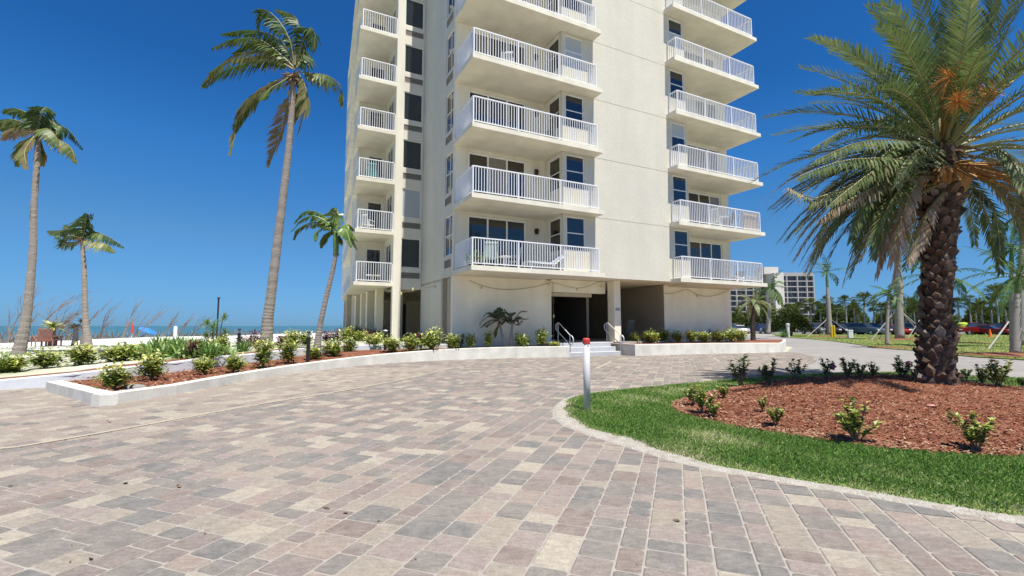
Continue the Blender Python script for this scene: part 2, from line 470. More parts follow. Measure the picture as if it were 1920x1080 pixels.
for (x, y, wd, ln) in cuts:
    qx, qy = nearest(x, y, isl); dx, dy = x-qx, y-qy; L = math.hypot(dx, dy) or 1; nx, ny = dx/L, dy/L
    a, b = wd/2-.006, ln/2-.006
    P = [(x+u*BX+v*AX, y+u*BY+v*AY) for u, v in ((-a,-b),(-a,b),(a,b),(a,-b))]
    sd_ = [((p[0]-qx)*nx+(p[1]-qy)*ny-.098) for p in P]; O = []
    for i in range(4):
        j = (i+1) % 4
        if sd_[i] >= 0: O.append(P[i])
        if (sd_[i] >= 0) != (sd_[j] >= 0):
            t = sd_[i]/(sd_[i]-sd_[j]); O.append((P[i][0]+(P[j][0]-P[i][0])*t, P[i][1]+(P[j][1]-P[i][1])*t))
    if len(O) < 3: continue
    ar = sum(O[i][0]*O[(i+1)%len(O)][1]-O[(i+1)%len(O)][0]*O[i][1] for i in range(len(O)))/2
    if abs(ar) < .004: continue
    if ar < 0: O = O[::-1]
    n = len(O); mx_, my_ = sum(p[0] for p in O)/n, sum(p[1] for p in O)/n
    mass.add([(p[0], p[1], -.003) for p in O]+[(p[0]+(mx_-p[0])*.04, p[1]+(my_-p[1])*.04, .0125) for p in O], [tuple(range(n, 2*n))]+[(i, (i+1)%n, n+(i+1)%n, n+i) for i in range(n)], pr.random())
pmo = mass.build('paver_field', paver_mass_m, driveway); tag(pmo, kind='stuff')

# painted/edging lines
lin_m = mat('cream_line_paint', (0.36, 0.32, 0.25), 0.9, 0.2, noise=0.12, nscale=6)
def strip(mb, P, wd, z, tone=.5):
    P = [Vector((p[0], p[1], 0)) for p in P]
    vs = []
    for i, p in enumerate(P):
        t = (P[min(i+1, len(P)-1)] - P[max(0, i-1)]).normalized(); nn = Vector((-t.y, t.x, 0))
        zz = z[i] if hasattr(z, '__len__') else z
        vs += [(p.x+nn.x*wd/2, p.y+nn.y*wd/2, zz), (p.x-nn.x*wd/2, p.y-nn.y*wd/2, zz)]
    mb.add(vs, [(2*i, 2*i+1, 2*i+3, 2*i+2) for i in range(len(P)-1)], tone)
m = MB(); strip(m, smooth_poly(LINE, 1, False), .08, .0185)
strip(m, [gp(1118, 692), gp(1146, 679)], .10, .0185)
strip(m, [gp(1338, 672), gp(1350, 679)], .08, .0185)
tag(m.build('painted_lines', lin_m), kind='structure')

# ------------------------------------------------------------------ right hand road, lawn, car park
m = MB()
m.poly([(5, 9.5), (15, 2), (16, -3), (60, -3), (60, 20), (36, 60), (36, 90), (18, 90), (18, 30), (12, 21)], -0.006)
tag(m.build('road', road_m), kind='structure')
lawn = [gp(1466, 632), gp(1549, 638.3), gp(1608, 646), gp(1651, 653.5), gp(1721, 658), gp(1809, 669), gp(1920, 675.5), (32, 15), (60, 14), (130, 40), (130, 76), (42, 76)]
lawn = smooth_poly(lawn[:7], 1, False) + lawn[7:]
m = MB(); m.poly(lawn, 0.03)
tag(m.build('lawn', lawn_m), kind='structure')
m = MB(); m.poly([(38, 76), (132, 76), (160, 108), (60, 112), (36, 100)], 0.0)
m.poly([(26, 90), (34, 90), (40, 130), (20, 130)], 0.0)
tag(m.build('parking_lot', lot_m), kind='structure')

# ------------------------------------------------------------------ island: turf ring and mulch mound
FR = [(1255,768),(1290,783),(1350,798),(1430,813),(1500,823),(1600,839),(1700,850),(1800,858),(1920,863)]
mul = [gp(*p) for p in FR] + [(7.6, 5.0), (11.5, 5.2), (13.5, 8.0)]
mul += [gp(*p) for p in ((1920, 733), (1800, 716), (1700, 706), (1620, 706), (1550, 708), (1480, 712), (1420, 721), (1360, 731), (1300, 744), (1262, 756))]
mul = smooth_poly(mul, 2)
TRK = (8.53, 9.5)
def mound(x, y):
    if not inpoly(x, y, mul): return 0.03
    d = pdist(x, y, mul)
    return 0.035 + 0.13*min(1, d/1.6)**.8
m = MB(); m.poly(isl, 0.018)
island = tag(m.build('island_lawn', lawn2_m), kind='structure')
m = MB()
ring = [p for p in isl]
vo = []
for p in isl: vo.append((p[0], p[1], 0.03))
# pale cement edging left bare between turf and pavers
m = MB(); rgx = random.Random(12); ro = []; ri = []
ED = []
for i in range(len(isl)):
    a, b = isl[i], isl[(i+1) % len(isl)]; L = math.dist(a, b); n_ = max(1, int(L/.06))
    for k in range(n_): ED.append((a[0]+(b[0]-a[0])*k/n_, a[1]+(b[1]-a[1])*k/n_))
wv = []
for i, p in enumerate(ED):
    a, b = ED[i-1], ED[(i+1) % len(ED)]; dx, dy = b[0]-a[0], b[1]-a[1]; L = math.hypot(dx, dy) or 1; nx, ny = -dy/L, dx/L
    inw = .02 + .24*max(0, math.sin(i*.07+1)*math.sin(i*.023+.5)+.2*math.sin(i*.5)) + rgx.uniform(0, .03)
    if p[1] > 8: inw = .03
    ow = .07 + rgx.uniform(-.02, .03)
    wv += [(p[0]-nx*(ow+.012), p[1]-ny*(ow+.012), .006), (p[0]-nx*(ow-.02), p[1]-ny*(ow-.02), .0205), (p[0]+nx*inw, p[1]+ny*inw, .0225)]
N_ = len(ED)
m.add(wv, [(3*i+k, 3*((i+1) % N_)+k, 3*((i+1) % N_)+1+k, 3*i+1+k) for i in range(N_) for k in (0, 1)])
tag(m.build('sandy_edge', concrete_m), kind='structure')
def edge_in(i): return .02 + .24*max(0, math.sin(i*.07+1)*math.sin(i*.023+.5)+.2*math.sin(i*.5))
def heightfield(poly, step, zf, mb):
    xs = [p[0] for p in poly]; ys = [p[1] for p in poly]
    nx = int((max(xs)-min(xs))/step)+2; ny = int((max(ys)-min(ys))/step)+2
    idx = {}
    for i in range(nx):
        for j in range(ny):
            x = min(xs)+i*step-.5*step; y = min(ys)+j*step-.5*step
            idx[i, j] = (x, y, inpoly(x, y, poly))
    vid = {}
    vs = []; fs = []
    for i in range(nx-1):
        for j in range(ny-1):
            q = [(i, j), (i+1, j), (i+1, j+1), (i, j+1)]
            if sum(idx[k][2] for k in q) >= 2:
                f = []
                for k in q:
                    if k not in vid:
                        x, y, ins = idx[k]
                        vid[k] = len(vs)
                        z = zf(x, y) + (pr.uniform(-.008, .008))
                        if not ins: z = 0.0
                        vs.append((x, y, z))
                    f.append(vid[k])
                fs.append(tuple(f))
    mb.add(vs, fs)
m = MB(); heightfield(mul, .12, mound, m)
mulch_bed = tag(m.build('mulch_bed', mulch_m, smooth=True), kind='structure')
# mulch chips
chip_m = mat('mulch_chips', (.3,.1,.05), 0.9, 0.15, tone=[(0,(0.09,0.028,0.018)),(0.4,(0.20,0.066,0.038)),(0.75,(0.27,0.115,0.068)),(1,(0.38,0.25,0.17))])
def chips(mb, n, poly, zf, rg, maxd=14, size=.045):
    xs = [p[0] for p in poly]; ys = [p[1] for p in poly]; k = 0; tries = 0
    while k < n and tries < n*8:
        tries += 1
        x = rg.uniform(min(xs), max(xs)); y = rg.uniform(min(ys), max(ys))
        if not inpoly(x, y, poly): continue
        d = math.hypot(x, y)
        if rg.random() > min(1, (7.0/d)**2): continue
        z = zf(x, y) + rg.uniform(.0, .018)
        a = rg.uniform(0, 6.28); l = rg.uniform(.4, 1.3)*size; ww = l*rg.uniform(.15, .4); ti = rg.uniform(-.5, .5); t2 = rg.uniform(-.7, .7)
        ca, sa = math.cos(a), math.sin(a)
        vs = [(x+u*ca*l-v*sa*ww, y+u*sa*l+v*ca*ww, z+u*ti*l+v*t2*ww) for u, v in ((-1,-1),(1,-.7),(1.1,.8),(-.9,1))]
        mb.add(vs, [(0,1,2,3)], rg.random() if pdist(x, y, poly) > .22 or rg.random() < .4 else rg.uniform(.85, 1)); k += 1
m = MB(); chips(m, 42000, mul, mound, random.Random(3), size=.021)
tag(m.build('mulch_chips', chip_m, mulch_bed), kind='stuff')
# grass blades
blade_m = mat('grass_blades', (.1,.2,.03), 0.8, 0.2, tone=[(0,(0.075,0.17,0.03)),(0.5,(0.13,0.245,0.05)),(0.8,(0.24,0.30,0.10)),(1,(0.50,0.46,0.30))], trans=0.3)
def fbm(x, y, s=1.0):
    return .5+.25*(math.sin(x*2.1*s+1.3)*math.cos(y*1.7*s-.4)+math.sin(x*.9*s-y*1.3*s+2)*.7+.5*math.sin(x*4.7*s+y*3.1*s))
def blades(mb, n, poly, hole, z0, rg, hmax=.042):
    xs = [p[0] for p in poly]; ys = [p[1] for p in poly]; k = 0; tries = 0
    x0, x1, y0, y1 = max(min(xs), -2), min(max(xs), 13), min(ys), min(max(ys), 14)
    while k < n and tries < n*10:
        tries += 1
        x = rg.uniform(x0, x1); y = rg.uniform(y0, y1)
        if rg.random() > min(1, (5.5/math.hypot(x, y))**1.6): continue
        if x > 1.15*y + .8 or not inpoly(x, y, poly): continue
        if hole and inpoly(x, y, hole): continue
        de = pdist(x, y, poly)
        dry = fbm(x, y, 1.4)
        if y < 8:
            j_ = min(range(0, len(ED), 3), key=lambda q: (ED[q][0]-x)**2+(ED[q][1]-y)**2) if de < .3 else 0
            if de < .3 and de < edge_in(j_)*rg.uniform(.6, 1.25): continue
        if rg.random() < max(0, dry-.62)*1.6: continue
        a = rg.uniform(0, 6.28); h = rg.uniform(.4, 1)*hmax*(.5 if de < .12 else 1); ww = rg.uniform(.002, .0045)*(1+math.hypot(x, y)/9)
        lx, ly = rg.gauss(0, .45)*h, rg.gauss(0, .45)*h
        ca, sa = math.cos(a)*ww, math.sin(a)*ww
        t = min(1, max(0, rg.gauss(.34+.5*max(0, dry-.45)*2, .19) + (.3 if de < .2 else 0)))
        mb.add([(x-ca, y-sa, z0), (x+ca, y+sa, z0), (x+lx+ca*.5, y+ly+sa*.5, z0+h), (x+lx*1.5, y+ly*1.5, z0+h*1.15)], [(0,1,2),(0,2,3)], t); k += 1
m = MB(); blades(m, 70000, isl, mul, .018, random.Random(8))
tag(m.build('grass_blades', blade_m, island), kind='stuff')

# ------------------------------------------------------------------ garden terrace left of the building, mulch strips
ter = [(p[0]-.02, p[1]+.06) for p in WBP]
m = MB()
vs = []
T1 = [(p[0], p[1], p[2]-.06) for p in WBP]
def off(P, d):
    out = []
    for i, p in enumerate(P):
        a = P[max(0, i-1)]; b = P[min(len(P)-1, i+1)]
        dx, dy = b[0]-a[0], b[1]-a[1]; L = math.hypot(dx, dy)
        out.append((p[0]-dy/L*d, p[1]+dx/L*d))
    return out
o1 = off(WBP, .9)
strip_v = []
for i, p in enumerate(WBP):
    strip_v += [(p[0], p[1], p[2]-.05), (o1[i][0], o1[i][1], p[2]-.02)]
m.add(strip_v, [(2*i, 2*i+2, 2*i+3, 2*i+1) for i in range(len(WBP)-1)][::1])
tag(m.build('garden_mulch', mulch_m), kind='structure')
m = MB()
far = [gy(a, b) for a, b in ((-260, 22), (-120, 22), (0, 21), (60, 21), (100, 22), (160, 24), (230, 26), (300, 28), (420, 30), (480, 32), (520, 33), (590, 34), (640, 36), (690, 38))]
vs = []
for i, p in enumerate(WBP):
    q = far[i]
    vs += [(o1[i][0], o1[i][1], p[2]-.021), (.6*o1[i][0]+.4*q[0], .6*o1[i][1]+.4*q[1], max(.24, p[2]-.1)), (q[0], q[1], .205)]
fs = []
for i in range(len(WBP)-1):
    fs += [(3*i, 3*i+3, 3*i+4, 3*i+1), (3*i+1, 3*i+4, 3*i+5, 3*i+2)]
m.add(vs, fs)
tag(m.build('sandy_garden', dry_m), kind='structure')

# front bed mulch
def bedz(x, y):
    best = 1e9; z = .2
    for p, zz in zip(FB, FZ):
        d = (p[0]-x)**2+(p[1]-y)**2
        if d < best: best = d; z = zz
    return z
bed = FB[:] + [W(4.3, 2.0)[:2], W(-.1, 2.0)[:2]] + [(WBP[i][0], WBP[i][1]) for i in range(12, 2, -1)]
nearf = []
m = MB()
# strip between front wall line and rear line, resampled
def resample(P, n):
    ds = [0]
    for a, b in zip(P, P[1:]): ds.append(ds[-1]+math.dist(a[:2], b[:2]))
    out = []
    for k in range(n):
        d = ds[-1]*k/(n-1); i = 0
        while i < len(ds)-2 and ds[i+1] < d: i += 1
        t = (d-ds[i])/((ds[i+1]-ds[i]) or 1); out.append(tuple(P[i][j]+(P[i+1][j]-P[i][j])*t for j in range(len(P[0]))))
    return out
fi_ = off([(p[0], p[1]) for p in FB[1:]], .09)
FL = resample([(p[0], p[1], z) for p, z in zip(fi_, FZ[1:])], 40)
dd_ = Vector((FB[1][0]-FB[0][0], FB[1][1]-FB[0][1])).normalized(); FL[0] = (FL[0][0]-dd_.y*.12-dd_.x*.02, FL[0][1]+dd_.x*.12-dd_.y*.02, FL[0][2])
wo_ = off(WBP, -.04)
rear = [(FB[0][0]-dd_.y*.13, FB[0][1]+dd_.x*.13, .16)] + [(wo_[i][0], wo_[i][1], (.13, .12, .12, .134, .17, .215, .24, .32, .38)[i-3]) for i in range(3, 12)] + [(*W(-.5, 2.03)[:2], .42), (*W(2, 2.05)[:2], .43), (*W(4.3, 2.05)[:2], .43)]
RL = resample(rear, 40)
K = 6; vs = []
for a, b in zip(FL, RL):
    for k in range(K+1):
        t = k/K; z = (a[2]-.045)*(1-t) + b[2]*t
        vs.append((a[0]*(1-t)+b[0]*t, a[1]*(1-t)+b[1]*t, z + (pr.uniform(-.012, .012) if 0 < k < K else 0)))
m.add(vs, [(i*(K+1)+k, (i+1)*(K+1)+k, (i+1)*(K+1)+k+1, i*(K+1)+k+1) for i in range(39) for k in range(K)])
tag(m.build('front_mulch', mulch_m, smooth=True), kind='structure')
def fmz(x, y):
    # height of the front bed at a point
    best = 1e9; z = .2
    for a in FL:
        d = (a[0]-x)**2+(a[1]-y)**2
        if d < best: best = d; z = a[2]-.035
    return z
bedpoly = [p[:2] for p in off(FL, .24)] + [p[:2] for p in RL[::-1]]
m = MB(); 
rg = random.Random(4)
chips(m, 9000, bedpoly, fmz, rg, size=.035)
tag(m.build('front_mulch_chips', chip_m), kind='stuff')

# ------------------------------------------------------------------ planter walls
def wall_line(name, P, th, mats, label, closed_end=True, bottom=-.02):
    """P: (x,y,ztop); thickness to the left of travel"""
    P = [(p[0], p[1], p[2]) for p in P]
    I = off(P, th); mb = MB(); vs = []; c = .015
    O2 = off(P, c); I2 = off(P, th-c)
    for i, p in enumerate(P):
        vs += [(p[0], p[1], bottom), (p[0], p[1], p[2]-c), (O2[i][0], O2[i][1], p[2]), (I2[i][0], I2[i][1], p[2]), (I[i][0], I[i][1], p[2]-c), (I[i][0], I[i][1], bottom)]
    fs = []
    for i in range(len(P)-1):
        for k in range(5): fs.append((6*i+k, 6*i+6+k, 6*i+7+k, 6*i+1+k))
    n = len(P)-1
    fs += [tuple(range(0, 6)), tuple(6*n+k for k in range(5, -1, -1))]
    mb.add(vs, fs)
    o = mb.build(name, mats); tag(o, label, 'planter wall'); return o
ft = [(p[0], p[1], z) for p, z in zip(FB[1:], FZ[1:])]
fs_ = [ft[0]] + smooth_poly(ft[1:], 2, False)
wall_line('planter_wall', fs_, .17, white_wall, 'long curving white low wall edging the front shrub bed up to the steps')
m = MB()
a, b = Vector((*FB[0], 0)), Vector((*FB[1], 0)); d = (b-a).normalized(); nn = Vector((-d.y, d.x, 0))
zt = .202
q = [a - d*.0, b - d*.004, b - d*.004 + nn*.24, a + nn*.24]
m.add([(p.x, p.y, -.02) for p in q]+[(p.x, p.y, zt-.012) for p in q]+[(p.x*.995+q[(i+2)%4].x*.005, p.y*.995+q[(i+2)%4].y*.005, zt) for i, p in enumerate(q)],
      [(8,9,10,11),(0,1,5,4),(1,2,6,5),(2,3,7,6),(3,0,4,7),(4,5,9,8),(5,6,10,9),(6,7,11,10),(7,4,8,11)])
tag(m.build('planter_wall', white_wall), 'short end piece of the low white planter wall at its near left corner', 'planter wall')
wall_line('garden_wall', [WBP[0]] + smooth_poly(WBP[1:], 1, False), .2, blue_white, 'long bluish white retaining wall behind the front shrub bed')
rw = [(*p, z) for p, z in zip(RB, (.50, .50, .48, .46))] + [(*gp(1474, 656), .46), (*gp(1474, 650), .46)]
wall_line('planter_wall', rw, .17, white_wall, 'straight white planter wall to the right of the entrance steps')
# right planter cheek beside the steps
r0 = Vector((*RB[0], 0)); 
m = MB(); c1 = W(7.62, 1.6)
d = (c1 - r0); d.z = 0; L = d.length; d.normalize(); nn = Vector((d.y, -d.x, 0))
q = [r0 + d*.012, r0 + d*L, r0 + d*L + nn*.17, r0 + nn*.17 + d*.012]
m.add([(p.x, p.y, -.02) for p in q]+[(p.x, p.y, .503) for p in q], [(4,5,6,7),(4,7,6,5)][:1]+[(0,1,5,4),(1,2,6,5),(2,3,7,6),(3,0,4,7)])
tag(m.build('planter_wall', white_wall), 'short cheek wall closing the right planter beside the steps', 'planter wall')
m = MB()
RBi = [W(7.55, 1.9), W(11.6, 2.04), W(16.75, 2.04), W(17.2, 3.2)]
m.poly([(p[0], p[1]) for p in rw[:6]] + [(p.x, p.y) for p in RBi[::-1]], .455)
tag(m.build('right_mulch', mulch_m), kind='structure')
# ------------------------------------------------------------------ apartment tower; local axes: x along the facade, y into the building
FLH = 2.75; ZB = 3.38; ZT = 3.565; NF = 7
tower = thing('apartment_tower', 'tall cream apartment tower with stacked white railed balconies', 'building', (P0[0], P0[1], 0), BROT)
def strips(mb, lo, hi, z0, z1, holes, put):
    """split a wall rectangle round its holes [(a,b,c,d)] and emit boxes through put(a,b,c,d)"""
    xs = sorted(set([lo, hi] + [h[0] for h in holes] + [h[1] for h in holes]))
    for a, b in zip(xs, xs[1:]):
        if b-a < 1e-4: continue
        hs = sorted([(h[2], h[3]) for h in holes if h[0] <= a+1e-6 and h[1] >= b-1e-6])
        z = z0
        for c, d in hs:
            if c-z > 1e-4: put(a, b, z, c)
            z = d
        if z1-z > 1e-4: put(a, b, z, z1)
def wall_u(mb, v0, v1, lo, hi, z0, z1, holes=()):
    strips(mb, lo, hi, z0, z1, holes, lambda a, b, c, d: mb.box(a, b, v0, v1, c, d))
def wall_v(mb, u0, u1, lo, hi, z0, z1, holes=()):
    strips(mb, lo, hi, z0, z1, holes, lambda a, b, c, d: mb.box(u0, u1, a, b, c, d))
curtain = mat('curtained_glass', (.22, .20, .17), .12, .6, noise=.35, nscale=4, stretch=(8, 8, .3))
def window(axis, pos, lo, hi, z0, z1, cols, rows, gl, rec=.07, fr=.05, name='window', mid=None):
    """axis 'u': window in a plane y=pos facing -y; axis 'v': plane x=pos facing -x. cols: list of column edges fractions, rows likewise"""
    fm = MB(); T = .045
    def bx(a, b, c, d, p0, p1, mb):
        if axis == 'u': mb.box(a, b, p0, p1, c, d)
        else: mb.box(p0, p1, a, b, c, d)
    p0 = pos+rec; p1 = p0+T
    bx(lo, hi, z0, z0+fr, p0, p1, fm); bx(lo, hi, z1-fr, z1, p0, p1, fm)
    bx(lo, lo+fr, z0+fr, z1-fr, p0, p1, fm); bx(hi-fr, hi, z0+fr, z1-fr, p0, p1, fm)
    ce = [lo+fr] + [lo+(hi-lo)*c for c in cols] + [hi-fr]
    re = [z0+fr] + [z0+(z1-z0)*r for r in rows] + [z1-fr]
    for c in ce[1:-1]: bx(c-fr/2, c+fr/2, z0+fr, z1-fr, p0+.002, p1-.002, fm)
    for r in re[1:-1]: bx(lo+fr, hi-fr, r-fr*.45, r+fr*.45, p0+.004, p1-.004, fm)
    wd = fm.build(name, wframe, tower)
    k = 0
    for i in range(len(ce)-1):
        for j in range(len(re)-1):
            pm_ = MB(); bx(ce[i], ce[i+1], re[j], re[j+1], p0+.018, p0+.028, pm_)
            g = gl[k % len(gl)] if isinstance(gl, list) else gl
            pm_.build('pane', g, wd); k += 1
    return wd
def grille(axis, pos, lo, hi, z0, z1, n=7):
    g = MB()
    def bx(a, b, c, d, p0, p1):
        if axis == 'u': g.box(a, b, p0, p1, c, d)
        else: g.box(p0, p1, a, b, c, d)
    bx(lo, hi, z0, z1, pos+.07, pos+.09)
    bx(lo, hi, z0, z0+.025, pos-.01, pos+.07); bx(lo, hi, z1-.025, z1, pos-.01, pos+.07)
    bx(lo, lo+.025, z0+.025, z1-.025, pos-.01, pos+.07); bx(hi-.025, hi, z0+.025, z1-.025, pos-.01, pos+.07)
    for i in range(n):
        z = z0+.03+(z1-z0-.06)*(i+.5)/n
        bx(lo+.025, hi-.025, z-.012, z+.008, pos+.01, pos+.05)
    g.build('vent_grille', grille_m, tower)

ZTOP = ZB + NF*FLH + 1.0
VW = 2.08          # back wall plane of the balconies
# --- main solid faces
m = MB()
# blank wall in storey panels with recessed joints
for k in range(NF+1):
    z0 = 3.44 if k == 0 else ZB + k*FLH + .012; z1 = ZB + (k+1)*FLH - .012
    hl = [(4.57, 5.55, ZT+k*FLH+.98, ZT+k*FLH+2.47)]; hr = [(10.9, 11.86, ZT+k*FLH+.98, ZT+k*FLH+2.47)]
    q = MB()
    wall_u(q, .56, .74, 4.4, 11.95, z0, z1, hl+hr)
    q.build('wall_panel', stucco, tower)
for k in range(1, NF+1): m.box(4.42, 11.93, .568, .70, ZB+k*FLH-.012, ZB+k*FLH+.012)
m.build('joint_filler', stucco, tower)
# back walls behind the balconies, bay sides
q = MB()
hl = []; hs = []; hr = []
for k in range(NF+1):
    z = ZT + k*FLH
    hl.append((.62, 3.42, z+.02, z+2.42)); hs.append((.80, 1.72, z+.98, z+2.45))
    hr.append((13.62, 16.2, z+.02, z+2.42))
wall_u(q, VW, VW+.2, .0, 4.40, 3.36, ZTOP, hl)
wall_v(q, 4.40, 4.55, .74, VW, 3.6, ZTOP, hs)
wall_u(q, VW, VW+.2, 11.95, 16.85, 3.36, ZTOP, hr)
wall_v(q, 11.80, 11.95, .74, VW, 3.6, ZTOP)
wall_v(q, 16.65, 16.85, VW+.2, 12, 3.36, ZTOP)
q.build('balcony_back_wall', slab_m, tower)
# left flank: front column with narrow windows (x=0), long flank wall (x=.56)
q = MB(); hn = []
for k in range(NF+1):
    z = ZT + k*FLH
    hn.append((2.30, 3.32, z+.72, z+2.48)); hn.append((2.42, 3.25, z+.20, z+.55))
wall_v(q, .0, .18, VW+.2, 3.6, 3.38, ZTOP, hn)
q.box(.18, .74, 3.42, 3.6, 3.38, ZTOP)
wall_v(q, .56, .74, 3.6, 8.88, .3, ZTOP)
q.build('flank_wall', stucco, tower)
# recessed window column (y=8.88)
q = MB(); hb = []
for k in range(NF+1):
    z = ZT + k*FLH
    hb += [(-.57, .50, z+.88, z+2.50), (-.55, .48, z+.30, z+.62)]
wall_u(q, 8.90, 9.1, -.57, .56, 3.28, ZTOP, hb)
q.build('recess_wall', slab_m, tower)
# left wing shell
q = MB()
q.box(-1.0, -.57, 8.78, 9.12, .35, ZTOP)
q.build('corner_pillar', slab_m, tower)
q = MB(); hv = [(9.5, 10.9, ZT+k*FLH+.02, ZT+k*FLH+2.3) for k in range(NF+1)]
wall_v(q, -1.0, -.82, 9.12, 11.5, 3.5, ZTOP, hv)
hd = [(-1.95, -1.12, ZT+k*FLH+.02, ZT+k*FLH+2.2) for k in range(NF+1)]
wall_u(q, 11.5, 11.7, -2.55, -.82, 3.5, ZTOP, hd)
wall_v(q, -1.6, -1.4, 11.7, 25.5, 3.5, ZTOP)
q.box(-2.55, -2.4, 11.7, 13.4, 3.5, ZTOP)
q.box(-2.4, -1.6, 13.2, 13.4, 3.5, ZTOP)
q.box(-1.4, 16.65, 25.3, 25.5, .3, ZTOP)
q.build('wing_wall', slab_m, tower)
# roof and structural ceiling over the open ground floor
q = MB(); q.box(-1.0, 16.85, 9.12, 25.5, ZTOP, ZTOP+.2); q.box(0, 16.85, .56, 9.12, ZTOP, ZTOP+.2); q.build('roof', slab_m, tower)
q = MB()
q.box(.56, 16.65, .80, 12, 3.46, 3.56); q.box(-.57, .56, 9.1, 12, 3.30, 3.40); q.box(-1.6, 16.65, 12, 25.3, 3.46, 3.56)
q.build('ceiling', soffit_m, tower)
q = MB()
for k in range(1, NF+1):
    z = ZB+k*FLH
    q.box(.75, 16.6, 2.3, 12, z+.01, z+.15)
q.build('floor_plate', soffit_m, tower)

# --- windows per storey
for k in range(NF):
    z = ZT + k*FLH
    b3 = [glass, blind, glass] if k in (3, 5) else [glass, glassb, glass]
    window('u', VW, .62, 3.42, z+.02, z+2.42, (.335, .665), (), [[glass, glassb, glass], [glassb, curtain, glassb], [glass, glass, glassb], [curtain, glassb, glassb]][k % 4], rec=.05, fr=.075, name='sliding_door')
    window('u', .56, 4.57, 5.55, z+.98, z+2.47, (), (.52,), blind if k == 3 else glass, rec=.03, fr=.05)
    window('v', 4.40, .80, 1.72, z+.98, z+2.45, (), (.52,), glassg if k == 3 else glassb, rec=.03, fr=.05)
    window('u', .56, 10.9, 11.86, z+.98, z+2.47, (), (.52,), [glassg, blind, glass, glass, glass, glass][::-1] if k < 2 else ([glass, blind] if k == 2 else ([blind, glassg] if k == 4 else glass)), rec=.03, fr=.05)
    window('u', VW, 13.62, 16.2, z+.02, z+2.42, (.34, .67), (), [[glassb, glass, glass], [glass, glassb, curtain], [glassb, glassb, glass], [blind, glassb, glass]][k % 4], rec=.05, fr=.075, name='sliding_door')
    window('v', .0, 2.30, 3.32, z+.72, z+2.48, (.42,), (.5,), glassb, rec=.05, fr=.06)
    grille('v', .0, 2.42, 3.25, z+.20, z+.55, 6)
    window('u', 8.90, -.57, .50, z+.88, z+2.50, (), (), blind if k == 1 else glassg, rec=.04, fr=.05)
    grille('u', 8.90, -.55, .48, z+.30, z+.62, 6)
    window('v', -1.0, 9.5, 10.9, z+.02, z+2.3, (.5,), (), glassg, rec=.04, fr=.06, name='sliding_door')
    window('u', 11.5, -1.95, -1.12, z+.02, z+2.2, (), (), glass, rec=.04, fr=.05, name='sliding_door')
    if k < 4:
        s_ = MB(); s_.box(3.86, 4.0, VW-.12, VW-.003, z+1.88, z+2.12); s_.box(3.84, 4.02, VW-.14, VW-.003, z+2.0, z+2.05)
        s_.build('wall_light', lamp_m, tower)

# --- balcony slabs
def slab(P, z0, z1, c=.02):
    q = MB(); n = len(P)
    I = [(p[0], p[1]) for p in P]
    q.add([(p[0], p[1], z0) for p in P]+[(p[0], p[1], z1) for p in P], [tuple(range(n-1, -1, -1)), tuple(range(n, 2*n))]+[(i, (i+1) % n, n+(i+1) % n, n+i) for i in range(n)])
    return q.build('balcony_slab', slab_m, tower)
sl_u = lambda v: -3.0 + (v-8.83)*.083
for k in range(NF+1):
    a, b = ZB+k*FLH, ZT+k*FLH
    slab([(-.07, -.07), (6.12, -.07), (6.12, .556), (4.36, .556), (4.36, VW-.002), (-.07, VW-.002)], a, b)
    slab([(10.58, -.07), (16.92, -.07), (16.92, VW-.002), (11.99, VW-.002), (11.99, .556), (10.58, .556)], a+.01, b+.01)
    slab([(sl_u(8.83), 8.74), (-1.003, 8.74), (-1.003, 11.49), (sl_u(11.5), 11.49)], a+.02, b+.02)
    slab([(sl_u(11.5), 11.495), (-1.0, 11.72), (-1.0, 17.4), (-2.45+.14, 17.4), (sl_u(12.9), 13.2)], a+.03, b+.015)
    slab([(sl_u(17.4), 17.4), (-1.602, 17.4), (-1.602, 24.8), (sl_u(24.8), 24.8)], a+.02, b+.02)

